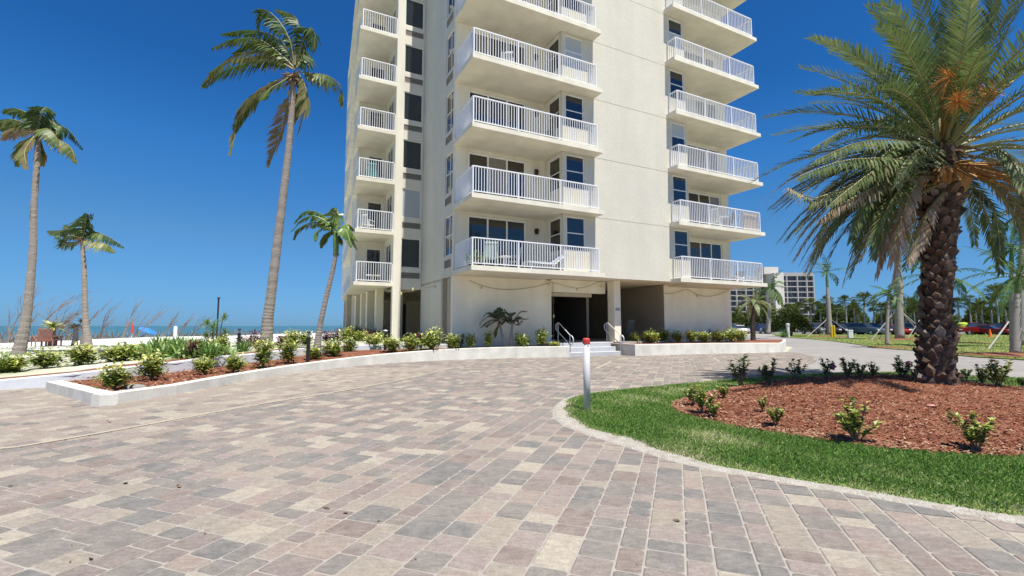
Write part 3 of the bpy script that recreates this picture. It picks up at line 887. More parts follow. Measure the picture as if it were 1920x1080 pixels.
# --- railings
bal_me = {}
nbal = [0]
rest = MB()
def railing(path, z, posts, sp=.115):
    """path: list of (x,y); posts = number of intermediate posts per run"""
    q = MB(); H = 1.07
    r_ = None
    balpos = []
    for (a, b), npst in zip(zip(path, path[1:]), posts):
        dx, dy = b[0]-a[0], b[1]-a[1]; L = math.hypot(dx, dy); ux, uy = dx/L, dy/L; nx, ny = -uy, ux
        def bar(s0, s1, hw, zz0, zz1):
            vs = []
            for s_, sg in ((s0, -1), (s1, -1), (s1, 1), (s0, 1)): vs.append((a[0]+ux*s_+nx*hw*sg, a[1]+uy*s_+ny*hw*sg))
            q.add([(x, y, zz0) for x, y in vs]+[(x, y, zz1) for x, y in vs], [(0,3,2,1),(4,5,6,7),(0,1,5,4),(1,2,6,5),(2,3,7,6),(3,0,4,7)])
        bar(.012, L-.012, .028, z+H-.045, z+H); bar(.012, L-.012, .02, z+.07, z+.105)
        for i in range(npst+2):
            s_ = L*i/(npst+1)
            if i == 0 and (a, b) != (path[0], path[1]): continue
            bar(s_-.024, s_+.024, .024, z, z+H-.046)
        n = int(L/sp)
        for i in range(1, n):
            s_ = L*i/n
            if min(abs(s_-L*j/(npst+1)) for j in range(npst+2)) < .04: continue
            balpos.append((a[0]+ux*s_, a[1]+uy*s_, ux, uy))
    o = q.build('railing', white_m, tower)
    for x, y, ux, uy in balpos:
        if nbal[0] < 300:
            if 'b' not in bal_me:
                g = MB(); g.box(-.011, .011, -.016, .016, .106, 1.024); bal_me['b'] = g.mesh('baluster', white_m, tones=False)
            inst('baluster', bal_me['b'], o, (x, y, z), (0, 0, math.atan2(uy, ux))); nbal[0] += 1
        else:
            nx, ny = -uy, ux; h = .011; hw = .016
            c = [(x+ux*h*i+nx*hw*j, y+uy*h*i+ny*hw*j) for i, j in ((-1,-1),(1,-1),(1,1),(-1,1))]
            rest.add([(p, q_, z+.106) for p, q_ in c]+[(p, q_, z+1.024) for p, q_ in c], [(0,1,5,4),(1,2,6,5),(2,3,7,6),(3,0,4,7)])
for k in (0, 1, 2, 3): railing([(.0, VW-.25), (.0, .0), (5.83, .0), (5.83, .53)], ZT+k*FLH, (0, 2, 0))
for k in (0, 1, 2, 3, 4, 5): railing([(10.75, .53), (10.75, .0), (16.6, .0), (16.6, VW-.03)], ZT+.01+k*FLH, (0, 2, 0))
for k in (4, 5): railing([(.0, VW-.25), (.0, .0), (5.83, .0), (5.83, .53)], ZT+k*FLH, (0, 2, 0))
for k in range(6): railing([(-2.66, 11.4), (-2.84, 8.88), (-1.03, 8.88)], ZT+.02+k*FLH, (0, 0), .118)
for k in range(6): railing([(sl_u(24.7)+.08, 24.7), (sl_u(17.4)+.1, 17.5), (-1.65, 17.5)], ZT+.02+k*FLH, (1, 0), .13)
tag(rest.build('balusters', white_m, tower), kind='stuff')

# --- ground floor
FZL = .56
q = MB()
wall_u(q, VW, VW+.25, -.02, 4.72, .3, 3.36)
q.box(.56, 4.72, VW+.25, 3.6, .3, 3.44)
q.box(11.62, 16.75, VW, 10, .3, 3.44)
q.build('ground_floor_wall', stucco_g, tower)
q = MB(); q.box(.50, .555, VW+.26, 5.2, .3, 3.37); q.box(-.02, .2, 3.4, 3.6, .3, 3.37); q.build('passage_wall', tan_m, tower)
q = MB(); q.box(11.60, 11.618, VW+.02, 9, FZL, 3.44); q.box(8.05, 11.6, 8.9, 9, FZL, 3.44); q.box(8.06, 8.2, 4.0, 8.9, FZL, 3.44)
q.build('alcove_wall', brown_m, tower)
lob = mat('lobby_shade_colour', (.11, .10, .085), .9, .1)  # wall colour darkened to carry the shade inside the lobby
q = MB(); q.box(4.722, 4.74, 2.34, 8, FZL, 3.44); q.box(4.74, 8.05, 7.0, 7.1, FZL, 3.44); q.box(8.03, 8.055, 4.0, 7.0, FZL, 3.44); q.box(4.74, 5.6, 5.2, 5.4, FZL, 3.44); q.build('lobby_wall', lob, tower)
q = MB(); q.bbox(7.80, 8.18, 1.42, 1.93, FZL, 3.45, .012)
q.build('entrance_column', stucco_g, tower)
q = MB(); q.box(4.72, 7.80, VW, VW+.35, 2.86, 3.44); q.box(4.74, 7.8, 3.2, 3.5, 2.75, 3.44)
q.build('entrance_beam', stucco_g, tower)
q = MB(); q.box(5.9, 7.0, 6.93, 6.998, FZL+.003, 2.45); q.build('door', door_m, tower)
q = MB(); q.box(7.25, 8.0, 6.93, 6.998, FZL+.003, 2.6); q.build('door', door_m, tower)
q = MB(); q.box(4.3, 11.6, 1.55, 9, .40, FZL); q.box(-1.6, .56, 8.6, 25.3, .35, .50); q.box(-.3, .56, 3.6, 8.9, .3, .42)
q.build('walkway_floor', floor_m, tower)
# ceiling light
q = MB(); q.lathe([(.0, -.02), (.10, -.02), (.11, .0), (.11, .05)], 14, 6.9, 2.9); 
lm = mat('lamp_globe', (.85, .85, .8), .4, .4)
o = q.build('ceiling_light', lm, tower); o.location.z = 3.40
# left wing undercroft
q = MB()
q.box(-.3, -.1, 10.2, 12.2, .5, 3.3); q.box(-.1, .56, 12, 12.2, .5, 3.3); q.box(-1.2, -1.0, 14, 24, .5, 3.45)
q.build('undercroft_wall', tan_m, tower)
q = MB(); q.box(-.02, .5, 11.9, 11.99, .503, 2.6); q.build('door', door_m, tower)
for v in (11.3, 13.6, 15.8, 18.2):
    q = MB(); q.box(-1.35-(.12 if v > 12 else 0), -.95, v, v+.55, .45, 3.46); q.build('column', soffit_m, tower)
q = MB(); q.box(-2.2, -1.9, 17.2, 17.5, .2, 3.40); q.build('column', tan_m, tower)

# number plate on the entrance column
q = MB(); q.box(7.86, 8.12, 1.405, 1.418, 2.02, 2.16)
pl = q.build('number_plate', mat('grey_plate', (.35, .33, .30), .5, .4), tower)

# --- steps, in building axes
steps = thing('entrance_steps', 'three pale grey entrance steps between the white planter walls', 'steps', (P0[0], P0[1], 0), BROT)
for i in range(3):
    q = MB(); q.bbox(4.48, 7.22, .32+.34*i, .66+.34*i if i < 2 else 1.548, -.01 if i == 0 else .19*i-.01, .19*(i+1)-.004, .012)
    q.build('step', step_m, steps)
q = MB(); q.box(4.75, 5.25, 1.1, 1.5, .567, .63); tag(q.build('door_mat', mat('grey_mat', (.12, .12, .12), .95)), 'dark grey mat lying at the left end of the top step', 'mat').rotation_euler = (0, 0, BROT)
bpy.data.objects['door_mat'].location = (P0[0], P0[1], 0)
def handrail(u, label):
    t = thing('handrail', label, 'handrail', (P0[0], P0[1], 0), BROT)
    top = [(u, 1.25, .62), (u, 1.25, 1.30)]
    q = MB()
    # upper bar, looped ends, lower bar
    def arc(cy, cz, r, a0, a1, n=7): return [(u, cy+r*math.cos(R(a0+(a1-a0)*i/n)), cz+r*math.sin(R(a0+(a1-a0)*i/n))) for i in range(n+1)]
    a_ = (1.35, 1.28); b_ = (.35, .74)
    up = arc(1.42, 1.28, .20, 270, 90+360-360) if False else None
    pts = [(u, .36, .42)]
    path = arc(1.38, 1.25, .19, -70, 110) + [(u, 1.28, 1.42), (u, .42, .90)] + arc(.40, .70, .20, 100, 250)
    # close along the lower bar
    path += [(u, .44, .50), (u, 1.40, 1.06)]
    q.tube(path, .021, 8); q.build('rail', steel, t)
    for y, zb, zt in ((1.38, .50, 1.40), (.45, -.0, .88)):
        q = MB(); q.tube([(u, y, zb), (u, y, zt)], .019, 8); q.build('post', steel, t)
handrail(4.62, 'brushed steel looped handrail at the left end of the entrance steps')
handrail(7.30, 'brushed steel looped handrail at the right end of the entrance steps')

# --- string lights
cab_m = mat('string_light_cable', (.22, .19, .10), .6); bulb_m = mat('yellow_bulb', (.62, .56, .25), .3, .5)
def lights(pts, v, label, bulbs):
    P = [pv(px, py, v) for px, py in pts]
    t = thing('string_lights', label, 'string lights', (P0[0], P0[1], 0), BROT)
    Q = smooth_poly([(a, v, b) for a, b in P], 2, False)
    q = MB(); q.tube(Q, .010, 5); q.build('cable', cab_m, t)
    for px, py in bulbs:
        a, b = pv(px, py, v)
        q = MB(); q.lathe([(.012, -.0), (.035, -.06), (.042, -.10), (.03, -.15), (.0, -.17)], 8, a, v-.01); o = q.build('bulb', bulb_m, t); o.location.z = b + .02
G_ = 'strings of lights along the ground floor'
lights([(880, 526), (902, 535), (925, 541), (955, 543.5), (985, 541), (1012, 536), (1031, 530)], VW-.06, 'sagging string of lights across the wall above the two small palms', [(903, 536), (1030, 530)])
lights([(1031, 529), (1048, 532), (1066, 538), (1084, 541), (1104, 537), (1118, 530), (1132, 526)], VW-.10, 'string of lights drooping over the dark entrance', [(1082, 540), (1127, 533)])
lights([(1247, 550), (1262, 551), (1278, 545), (1290, 542), (1306, 552), (1322, 556), (1340, 555), (1366, 545)], VW-.06, 'string of lights along the plain wall right of the entrance', [(1307, 552)])
lights([(748, 549), (770, 546), (790, 541), (816, 536)], 5.0, 'string of lights under the left recess', [(752, 548), (774, 540), (816, 535)])
lights([(1037, 530), (1037, 560), (1038, 600), (1038, 640)], VW-.05, 'single cable dropping down the wall edge left of the entrance', [(1038, 590)])
# ------------------------------------------------------------------ vegetation library
def ramp_of(*c): return [(i/(len(c)-1), x) for i, x in enumerate(c)]
coco_m = mat('coconut_leaf', (.1,.2,.05), .5, .5, tone=[(0,(.035,.07,.017)),(.35,(.075,.13,.027)),(.6,(.15,.19,.05)),(.78,(.30,.25,.11)),(.9,(.21,.15,.10)),(1,(.30,.24,.19))], trans=.3)
coco2_m = mat('young_coconut_leaf', (.1,.2,.05), .42, .6, tone=[(0,(.06,.12,.02)),(.5,(.14,.23,.045)),(.8,(.27,.34,.10)),(1,(.40,.40,.20))], trans=.3)
date_m = mat('date_palm_leaf', (.1,.2,.08), .5, .45, tone=[(0,(.05,.085,.03)),(.3,(.105,.155,.05)),(.55,(.19,.24,.10)),(.68,(.31,.31,.14)),(.78,(.34,.24,.14)),(.9,(.42,.32,.23)),(1,(.54,.45,.37))], trans=.3)
royal_m = mat('royal_palm_leaf', (.1,.2,.05), .5, .4, tone=[(0,(.04,.09,.022)),(.5,(.09,.16,.035)),(1,(.20,.25,.09))], trans=.25)
trunk_m = mat('palm_trunk', (.30,.265,.235), .95, .1, noise=.3, nscale=3, bump=.8, bscale=9, bdist=.03, stretch=(1,1,5))
rtrunk_m = mat('smooth_grey_trunk', (.33,.31,.28), .9, .1, noise=.2, nscale=2, stretch=(1,1,4))
shaft_m = mat('green_crownshaft', (.12,.20,.06), .5, .4, noise=.2, nscale=2)
dtrunk_m = mat('date_palm_trunk', (.10,.075,.06), .95, .1, noise=.4, nscale=4, bump=1, bscale=14, bdist=.05)
boot_m = mat('leaf_base_bark', (.17,.12,.09), .95, .1, rand=[(0,(.06,.04,.03)),(.5,(.13,.09,.065)),(.85,(.19,.14,.11)),(1,(.27,.24,.215))], noise=.35, nscale=14, bump=.6, bscale=40)
petiole_m = mat('orange_petiole', (.36,.20,.07), .7, .3, noise=.2, nscale=6)
fibre_m = mat('crown_fibre', (.20,.13,.08), .95, .1, noise=.4, nscale=12, bump=.8, bscale=30)
dates_m = mat('date_stalks', (.62,.27,.06), .7, .3)

def sample_path(P, n):
    """Catmull-Rom resample"""
    P = [Vector(p) for p in P]
    if len(P) == 2: P = [P[0], P[0].lerp(P[1], .5), P[1]]
    Q = [P[0]*2-P[1]] + P + [P[-1]*2-P[-2]]; out = []
    m_ = len(P)-1
    for i in range(n+1):
        s_ = m_*i/n; k = min(int(s_), m_-1); t = s_-k
        a, b, c, d = Q[k:k+4]
        out.append(.5*((2*b)+(c-a)*t+(2*a-5*b+4*c-d)*t*t+(3*b-a-3*c+d)*t**3))
    return out
def frond(mb, P, n, Lm, wl, rg, hang=.5, lift=.2, fwd=.5, tone=.3, tj=.12, wind=None, start=.12, rr=.018, stalk=None, segs=1, tipk=.25, side_one=False):
    Q = sample_path(P, n); up = Vector((0, 0, 1))
    mb.tube(Q[::max(1, n//8)], [rr*(1-.8*i/(len(Q[::max(1, n//8)])-1)) for i in range(len(Q[::max(1, n//8)]))], 4, stalk if stalk is not None else min(1, tone+.25), cap=False)
    for i in range(int(n*start), n+1):
        t = i/n; T = (Q[min(i+1, n)]-Q[max(i-1, 0)]).normalized()
        S = T.cross(up)
        if S.length < .15: S = T.cross(Vector((.3, 1, 0)))
        S.normalize(); N = S.cross(T)
        prof = min(1, .35+2.2*(t-start)) * (1-max(0, t-.55)/.45*(1-tipk))
        for sd in (-1, 1):
            if rg.random() < .04: continue
            L = Lm*prof*rg.uniform(.82, 1.1)
            d = (S*sd*(1-.35*t)*rg.uniform(.8, 1.1) + T*fwd*(.7+.9*t) + N*lift*rg.uniform(.5, 1.5)).normalized()
            d = d - up*hang*rg.uniform(.6, 1.3)
            if wind: d = d + wind*rg.uniform(.5, 1.2)
            d.normalize()
            p = Q[i] + T*rg.uniform(-.5, .5)*(L/n)
            d2 = (d - up*hang*.6*rg.uniform(.5, 1.4) + (wind*.3 if wind else Vector((0, 0, 0)))).normalized()
            ww = wl*rg.uniform(.75, 1.2)
            e = d.cross(N if sd > 0 else -N)
            if e.length < .1: e = T.copy()
            e.normalize(); e = (e+T*.4).normalized()*ww
            mid = p + d*L*.5; tip = mid + d2*L*.5
            tn = min(1, max(0, tone + rg.gauss(0, tj)))
            b = len(mb.v)
            mb.v += [(p-e*.5)[:], (p+e*.5)[:], (mid+e)[:], (mid-e)[:], tip[:]]
            mb.f += [(b, b+1, b+2, b+3), (b+3, b+2, b+4)]; mb.t += [tn, tn]; mb.m += [0, 0]
def pxpath(pts, Y, dy=0, k=1.0, org=(0, 0)):
    """pixel polyline -> 3D at depth Y, leaning dy metres away/towards by its end"""
    n = len(pts); out = []
    for i, (a, b) in enumerate(pts):
        px, py = org[0]+a/k, org[1]+b/k; yy = Y + dy*(i/(n-1))
        x, _ = gy(px, yy, zy(py, yy)); out.append(Vector((x, yy, zy(py, yy))))
    return out
def trunk_tube(P, r, mats, parent, n=10, ring=0, rg=rnd, name='trunk'):
    Q = sample_path(P, 26 if not ring else ring)
    m_ = MB(); rad = []
    for i, q in enumerate(Q):
        t = i/(len(Q)-1); k = t*(len(r)-1); a = min(int(k), len(r)-2); rr = r[a]+(r[a+1]-r[a])*(k-a)
        if ring: rr *= 1+.05*(i % 2)
        rad.append(rr)
    m_.tube(Q, rad, n); return m_.build(name, mats, parent, smooth=not ring)

def coco(name, label, cat, trunk, r, fr, Y, k, org, leaf=coco_m, base=None, Lm=.75, wl=.045, n=34, wind=Vector((-.55, 0, -.05)), hang=.9, group=None, seed=1, extra=0, rr=.03, shaft=None, fib=.3):
    rg = random.Random(seed)
    T = pxpath(trunk, Y)
    t = thing(name, label, cat, (0, 0, 0), group=group)
    b0 = T[0].copy(); t.location = b0
    T = [p-b0 for p in T]
    trunk_tube(T, r, trunk_m, t, 12, ring=70)
    for f in fr:
        pts, dy, tone = f[0], f[1], f[2]; hg = f[3] if len(f) > 3 else hang
        P = [p-b0 for p in pxpath(pts, Y, dy, k, org)]
        q = MB(); frond(q, P, n, Lm, wl, rg, hang=hg, lift=.05, fwd=.55, tone=tone, wind=wind, rr=rr, stalk=.75)
        q.build('frond', leaf, t)
    if shaft:
        S_ = [p-b0 for p in pxpath(shaft, Y)]; trunk_tube(S_, [r[-1]*1.25, r[-1]*1.5, r[-1]*.9], shaft_m, t, 10, name='crownshaft')
    q = MB(); c = T[-1]
    for i in range(46):
        a = rg.uniform(0, 6.28); el = rg.uniform(-.9, .9); d = Vector((math.cos(a)*math.cos(el), math.sin(a)*math.cos(el), math.sin(el)))
        L = fib*rg.uniform(.6, 1.3); q.tube([c+d*.03, c+d*L*.6+Vector((0,0,.03)), c+d*L-Vector((0,0,.12*L))], [.03*fib/.3, .022*fib/.3, .008], 4, tone=.95)
    q.build('crown_fibre', fibre_m, t)
    return t

# ---- tall wind-blown coconut palm
F_ = [([(590,420),(480,325),(300,320),(130,420),(40,520)], .3, .62), ([(590,410),(500,325),(380,240),(240,238),(105,292)], -.4, .45), ([(590,400),(540,280),(440,205),(300,185),(165,205)], .6, .25),
      ([(595,400),(565,240),(490,115),(400,60),(375,185)], -.3, .30), ([(600,400),(600,250),(620,150),(590,95),(500,60)], .5, .35), ([(610,400),(645,260),(690,170),(725,230),(690,400)], -.5, .12),
      ([(620,440),(700,450),(800,465),(880,530),(890,635)], .4, .55), ([(620,450),(665,540),(665,650),(620,825)], -.3, .72), ([(600,440),(650,520),(640,620),(600,740)], .5, .55),
      ([(580,460),(440,520),(310,620),(240,760),(205,935)], -.6, .70), ([(580,450),(430,530),(340,620),(270,720),(235,800)], .5, .45), ([(560,560),(545,680),(500,850),(440,1010)], .2, .93, .3),
      ([(600,430),(480,370),(330,380),(170,440),(60,525)], -.7, .33), ([(600,430),(560,330),(470,260),(350,260),(230,320)], 1.0, .2), ([(600,430),(640,350),(660,300),(640,400)], 1.2, .3),
      ([(600,420),(540,360),(440,340),(330,350),(230,365)], 1.5, .85), ([(590,450),(520,500),(450,540),(400,600)], -1.2, .4)]
coco('coconut_palm', 'tall windblown coconut palm with brown tinged fronds beside the tower', 'palm tree',
     [(500,642),(502,600),(508,555),(523,430),(539,300),(547,210),(550,150)], [.225,.195,.178,.16,.138,.118,.105,.095], F_, 18.0, 3.273, (370, 0), seed=2, Lm=.80, wl=.042, n=50, fib=.45)
F_ = [([(150,165),(120,100),(60,70),(25,80)], .4, .3), ([(150,165),(90,125),(20,115),(-35,160)], -.4, .5), ([(150,165),(100,148),(50,155),(15,190)], .5, .85), ([(150,170),(110,200),(85,240),(72,292)], .2, .55),
      ([(150,165),(158,120),(178,65),(215,85)], -.3, .15), ([(155,165),(200,140),(265,150),(325,225)], .4, .2), ([(155,170),(220,190),(280,225),(300,278)], -.4, .6), ([(150,170),(168,220),(170,290)], .3, .7),
      ([(150,165),(138,120),(150,65)], 0, .3), ([(150,165),(190,120),(225,125),(240,190)], .8, .2), ([(150,165),(125,195),(98,240),(105,302)], -.7, .75), ([(150,165),(100,140),(40,130),(0,150)], 1.0, .3), ([(150,165),(180,150),(215,170),(230,215)], -1.0, .45)]
coco('coconut_palm', 'tall coconut palm with a swollen base at the far left edge', 'palm tree',
     [(34,668),(50,590),(61,480),(63,400),(69,310),(72,250)], [.215,.155,.125,.11,.10,.095,.085], F_, 17.8, 2.118, (0, 170), seed=3, Lm=.62, wl=.045, n=34)
F_ = [([(328,585),(338,540),(345,490)], -.2, .2), ([(328,585),(350,520),(372,488)], .3, .3), ([(328,585),(280,552),(240,555),(198,556)], .3, .3), ([(328,585),(270,578),(235,622)], -.4, .4), ([(328,590),(380,568),(430,580),(488,617)], .2, .35),
      ([(328,590),(370,600),(420,608),(452,634)], -.5, .6), ([(328,585),(300,550),(262,533)], .6, .45), ([(328,590),(300,600),(255,600),(228,568)], -.2, .25), ([(328,585),(370,560),(412,572)], .8, .25), ([(328,585),(322,530),(335,495)], .5, .15)]
coco('coconut_palm', 'short slender coconut palm standing on the sand beside the white urn', 'palm tree',
     [(166,656),(160,595),(158,510),(154,452)], [.20,.135,.115,.10,.09], F_, 24.0, 2.118, (0, 170), seed=4, Lm=.72, wl=.05, n=28)
F_ = [([(790,480),(680,290),(500,160),(300,150),(120,330)], .3, .35), ([(790,480),(650,320),(430,220),(230,290),(70,470)], -.3, .25), ([(790,480),(620,340),(370,340),(190,440),(110,600)], .2, .1), ([(790,480),(650,400),(520,450),(470,620)], -.4, .3),
      ([(790,500),(700,500),(620,600),(565,740)], .3, .2), ([(800,470),(760,300),(745,180),(785,90)], -.2, .6), ([(800,470),(830,300),(855,180),(820,100)], .2, .75), ([(810,480),(900,400),(1020,370),(1115,450)], .3, .6), ([(810,490),(920,430),(1050,470),(1150,620)], -.3, .4),
      ([(810,490),(950,480),(1080,590),(1160,765)], .3, .5), ([(810,480),(900,430),(1000,510),(1060,720)], -.5, .35), ([(800,480),(870,560),(905,650)], .2, .6), ([(790,470),(700,380),(560,330),(400,400)], .9, .15)]
coco('coconut_palm', 'small leaning coconut palm with bright green fronds and yellow crownshaft', 'palm tree',
     [(594.5,655),(599,616),(611,560),(622,515),(630,476)], [.125,.085,.078,.072,.065], F_, 15.4, 9.0, (540, 380), leaf=coco2_m, seed=5, Lm=.36, wl=.04, n=30, rr=.018, shaft=[(630,478),(630,455),(629,434)], fib=.1, wind=Vector((-.45,0,-.1)))
Gs = 'small palms against the ground floor wall'
K9 = [([(510,380),(350,290),(210,390),(130,545)], -.1, .3), ([(510,380),(420,270),(310,235),(180,410)], .1, .15), ([(510,380),(500,260),(500,160)], 0, .1), ([(510,380),(550,240),(590,290)], -.2, .2), ([(510,380),(420,380),(340,420),(290,465)], -.3, .8),
      ([(510,420),(470,500),(440,635)], .1, .3), ([(510,380),(600,330),(690,410)], .1, .2), ([(510,380),(400,350),(290,400),(200,480)], .2, .1), ([(510,380),(450,300),(380,250),(300,300)], -.1, .2)]
coco('small_palm', 'small leaning palm on the left of the pair by the wall', 'small palm', [(947,649),(941,626),(937,606)], [.07,.055,.05,.045], K9, 19.2, 9.0, (880, 560), leaf=date_m, Lm=.32, wl=.026, n=34, rr=.012, wind=Vector((-.2,0,0)), hang=.4, seed=7, fib=.12, group=Gs)
K9 = [([(730,400),(650,250),(600,180)], 0, .3), ([(730,400),(700,260),(770,230)], .1, .35), ([(730,400),(820,330),(840,300)], -.2, .4), ([(730,400),(850,220),(965,205)], .1, .8), ([(730,420),(820,430),(900,350),(990,330)], -.1, .7), ([(730,400),(620,350),(540,430)], .2, .2), ([(730,400),(640,300),(560,300)], .2, .25), ([(730,400),(780,320),(840,420)], .1, .4)]
coco('small_palm', 'small upright palm on the right of the pair by the wall', 'small palm', [(958,649),(959,625),(961,604)], [.065,.052,.045,.04], K9, 19.3, 9.0, (880, 560), leaf=date_m, Lm=.27, wl=.024, n=32, rr=.01, wind=Vector((.0,0,0)), hang=.4, seed=8, fib=.12, group=Gs)

# ---- big date palm on the island
rg = random.Random(21)
dp = thing('date_palm', 'large stout date palm with orange date stalks on the mulched island', 'palm tree', (TRK[0], TRK[1], .10))
tc0 = [Vector((0,0,-.1)), Vector((.05,0,.7)), Vector((.14,0,1.6)), Vector((.27,0,2.7)), Vector((.38,0,3.8)), Vector((.46,0,4.95))]
TQ = sample_path(tc0, 60); TR = []; TK = .84
def trad(z):
    for (a, ra), (b, rb) in zip([(-.1,.52),(.12,.46),(.35,.37),(.9,.37),(1.15,.29),(2.0,.285),(2.8,.31),(3.5,.36),(4.3,.42),(5.1,.25)], [(.12,.46),(.35,.37),(.9,.37),(1.15,.29),(2.0,.285),(2.8,.31),(3.5,.36),(4.3,.42),(5.1,.25),(9,.1)]):
        if a <= z < b: return TK*(ra+(rb-ra)*(z-a)/(b-a))
    return .5
m = MB(); m.tube(TQ, [trad(q.z)*.93 for q in TQ], 18); m.build('trunk', dtrunk_m, dp, smooth=True)
# leaf bases, one mesh shared, set in a spiral
bm_ = MB()
bm_.add([(-.085,0,-.07),(.085,0,-.07),(.10,.0,.03),(0,.0,.12),(-.10,.0,.03),(-.06,.05,-.045),(.06,.05,-.045),(.055,.095,.05),(0,.11,.085),(-.055,.095,.05)],
        [(5,6,7,9),(9,7,8),(0,1,6,5),(1,2,7,6),(2,3,8,7),(3,4,9,8),(4,0,5,9)])
bme = bm_.mesh('leaf_base', boot_m, tones=False)
for i in range(285):
    t = i/285; z = .10 + 4.45*t; a = i*2.39996
    c = TQ[min(60, int((z+.1)/5.05*60))]
    rr = trad(z)*.88
    o = inst('leaf_base', bme, dp, (c.x+math.cos(a)*rr, c.y+math.sin(a)*rr, z), (rg.uniform(-.35, .05) if z > 1.2 else rg.uniform(-.8, .3), rg.uniform(-.25, .25), a-math.pi/2+rg.uniform(-.15, .15)))
    k = rg.uniform(.5, 1.05); kk = 1.5 if z > 3.0 else (1.0 if z > 1.2 else 1.1)
    o.scale = (k*rg.uniform(.75, 1.05), k*rg.uniform(.35, .95)*kk, k*rg.uniform(.8, 1.5))
top = TQ[-1]
NFR = 128
for i in range(NFR):
    t = (i+.5)/NFR
    az = i*2.39996 + rg.uniform(-.2, .2)
    el = R(86 - 122*t**.9) + rg.uniform(-.1, .1)
    L = rg.uniform(2.95, 3.5)*(1 if t < .8 else .9)
    dead = t > .88 and rg.random() < .7
    if t > .42 and math.sin(az) < -.58: continue
    o0 = top + Vector((math.cos(az)*.2, math.sin(az)*.2, .15-.55*t))
    d = Vector((math.cos(az)*math.cos(el), math.sin(az)*math.cos(el), math.sin(el)))
    P = [o0]; p = o0.copy(); dr = (.10 + .13*t) if not dead else .3
    for s_ in range(7):
        p = p + d*(L/7); P.append(p.copy())
        d = (d - Vector((0, 0, dr*rg.uniform(.7, 1.4))) + Vector((-.045, .0, 0))).normalized()
    tone = (.22 + .18*rg.random()) if t < .5 else ((.32 + .25*rg.random()) if rg.random() < .6 else .62+.16*rg.random())
    if dead: tone = rg.uniform(.82, .95)
    q = MB()
    frond(q, P, 60, .50, .018, rg, hang=(.05+.22*t if not dead else .9), lift=.38 if not dead else 0, fwd=.75, tone=tone, tj=.10, rr=.034, stalk=.68, start=.16, tipk=.35)
    q.build('frond', date_m, dp)
for j in range(20):
    az = R(132 + 72*j/19 + rg.uniform(-4, 4)); el = R(rg.uniform(-22, 22)); L = rg.uniform(2.9, 3.5)
    d = Vector((math.cos(az)*math.cos(el), math.sin(az)*math.cos(el), math.sin(el))); p = top + Vector((math.cos(az)*.2, math.sin(az)*.2, -.25)); P = [p.copy()]
    for s_ in range(7):
        p = p + d*(L/7); P.append(p.copy()); d = (d - Vector((0, 0, .2*rg.uniform(.7, 1.3)))).normalized()
    q = MB(); frond(q, P, 60, .52, .022, rg, hang=.35, lift=.2, fwd=.7, tone=rg.choice([.3, .38, .5, .62, .8]), tj=.1, rr=.034, stalk=.68, start=.14, tipk=.4); q.build('frond', date_m, dp)
# pendulous brown fronds hanging on the left and in front
for (pts, dy, tone) in (([(1790,330),(1700,320),(1600,345),(1530,372),(1478,352)], -1.7, .62), ([(1790,330),(1690,335),(1600,370),(1540,410)], -1.2, .86), ([(1780,340),(1690,360),(1630,400),(1585,430)], .3, .9),
                        ([(1770,340),(1700,380),(1660,440),(1640,480)], -.2, .92), ([(1780,350),(1745,390),(1725,440),(1705,490)], -.6, .9), ([(1790,320),(1720,270),(1620,265),(1530,300)], -1.8, .45), ([(1790,310),(1700,230),(1600,230),(1508,240)], .2, .4),
                        ([(1790,320),(1720,290),(1640,320),(1560,380)], -1.5, .5), ([(1790,320),(1700,300),(1590,300),(1500,330)], -2.0, .4), ([(1790,300),(1710,250),(1600,240),(1520,280)], -1.0, .5),
                        ([(1780,300),(1740,275),(1700,300),(1680,345)], -1.2, .55), ([(1820,300),(1870,280),(1905,310),(1915,350)], -1.2, .5), ([(1800,340),(1850,370),(1870,420),(1875,470)], -.3, .3)):
    P = [p-dp.location for p in pxpath(pts, TRK[1]-.2, dy)]
    q = MB(); frond(q, P, 48, .42, .020, rg, hang=.8, lift=0, fwd=.7, tone=tone, tj=.1, rr=.03, stalk=.7, start=.14, tipk=.4); q.build('frond', date_m, dp)
m = MB()
for i in range(40):
    a = rg.uniform(-2.8, .2); L = rg.uniform(.5, 1.0); el = rg.uniform(-.5, .2)
    p0 = top+Vector((math.cos(a)*.25, math.sin(a)*.25, -.55)); d = Vector((math.cos(a), math.sin(a), el))
    m.tube([p0-Vector((0,0,.5)), p0+d*.25, p0+d*L+Vector((0,0,-.25*L))], [.05,.038,.02], 5)
m.build('petiole_bases', petiole_m, dp)
m = MB()
for i in range(70):
    a = rg.uniform(0, 6.28); L = rg.uniform(.3, .7); d = Vector((math.cos(a), math.sin(a), rg.uniform(-.8, .9))).normalized()
    m.tube([top+Vector((0,0,-.1)), top+d*L*.6+Vector((0,0,-.05)), top+d*L+Vector((0,0,-.2))], [.05,.03,.008], 4)
m.build('crown_fibre', fibre_m, dp)
def date_cluster(cx, cy, cz, r, n):
    m = MB()
    for i in range(n):
        a = rg.uniform(0, 6.28); el = rg.uniform(-1.2, 1.4); d = Vector((math.cos(a)*math.cos(el), math.sin(a)*math.cos(el), math.sin(el))); L = r*rg.uniform(.6, 1.1)
        c = Vector((cx, cy, cz)); m.tube([c+d*.03, c+d*L*.6, c+d*L-Vector((0,0,.1*r))], [.008,.006,.004], 3)
    m.build('date_cluster', dates_m, dp)
for px_, py_, r_, dy in ((1782, 145, .38, -1.0), (1825, 135, .30, -.7), (1850, 175, .30, -1.1), (1795, 190, .28, -1.2)):
    P = pxpath([(px_, py_), (px_, py_)], TRK[1]+dy)[0]-dp.location
    m = MB(); m.tube([top, top.lerp(P, .5)+Vector((0,0,.3)), P], [.035,.028,.02], 5); m.build('date_stalk', petiole_m, dp)
    date_cluster(P.x, P.y, P.z, r_, 110)

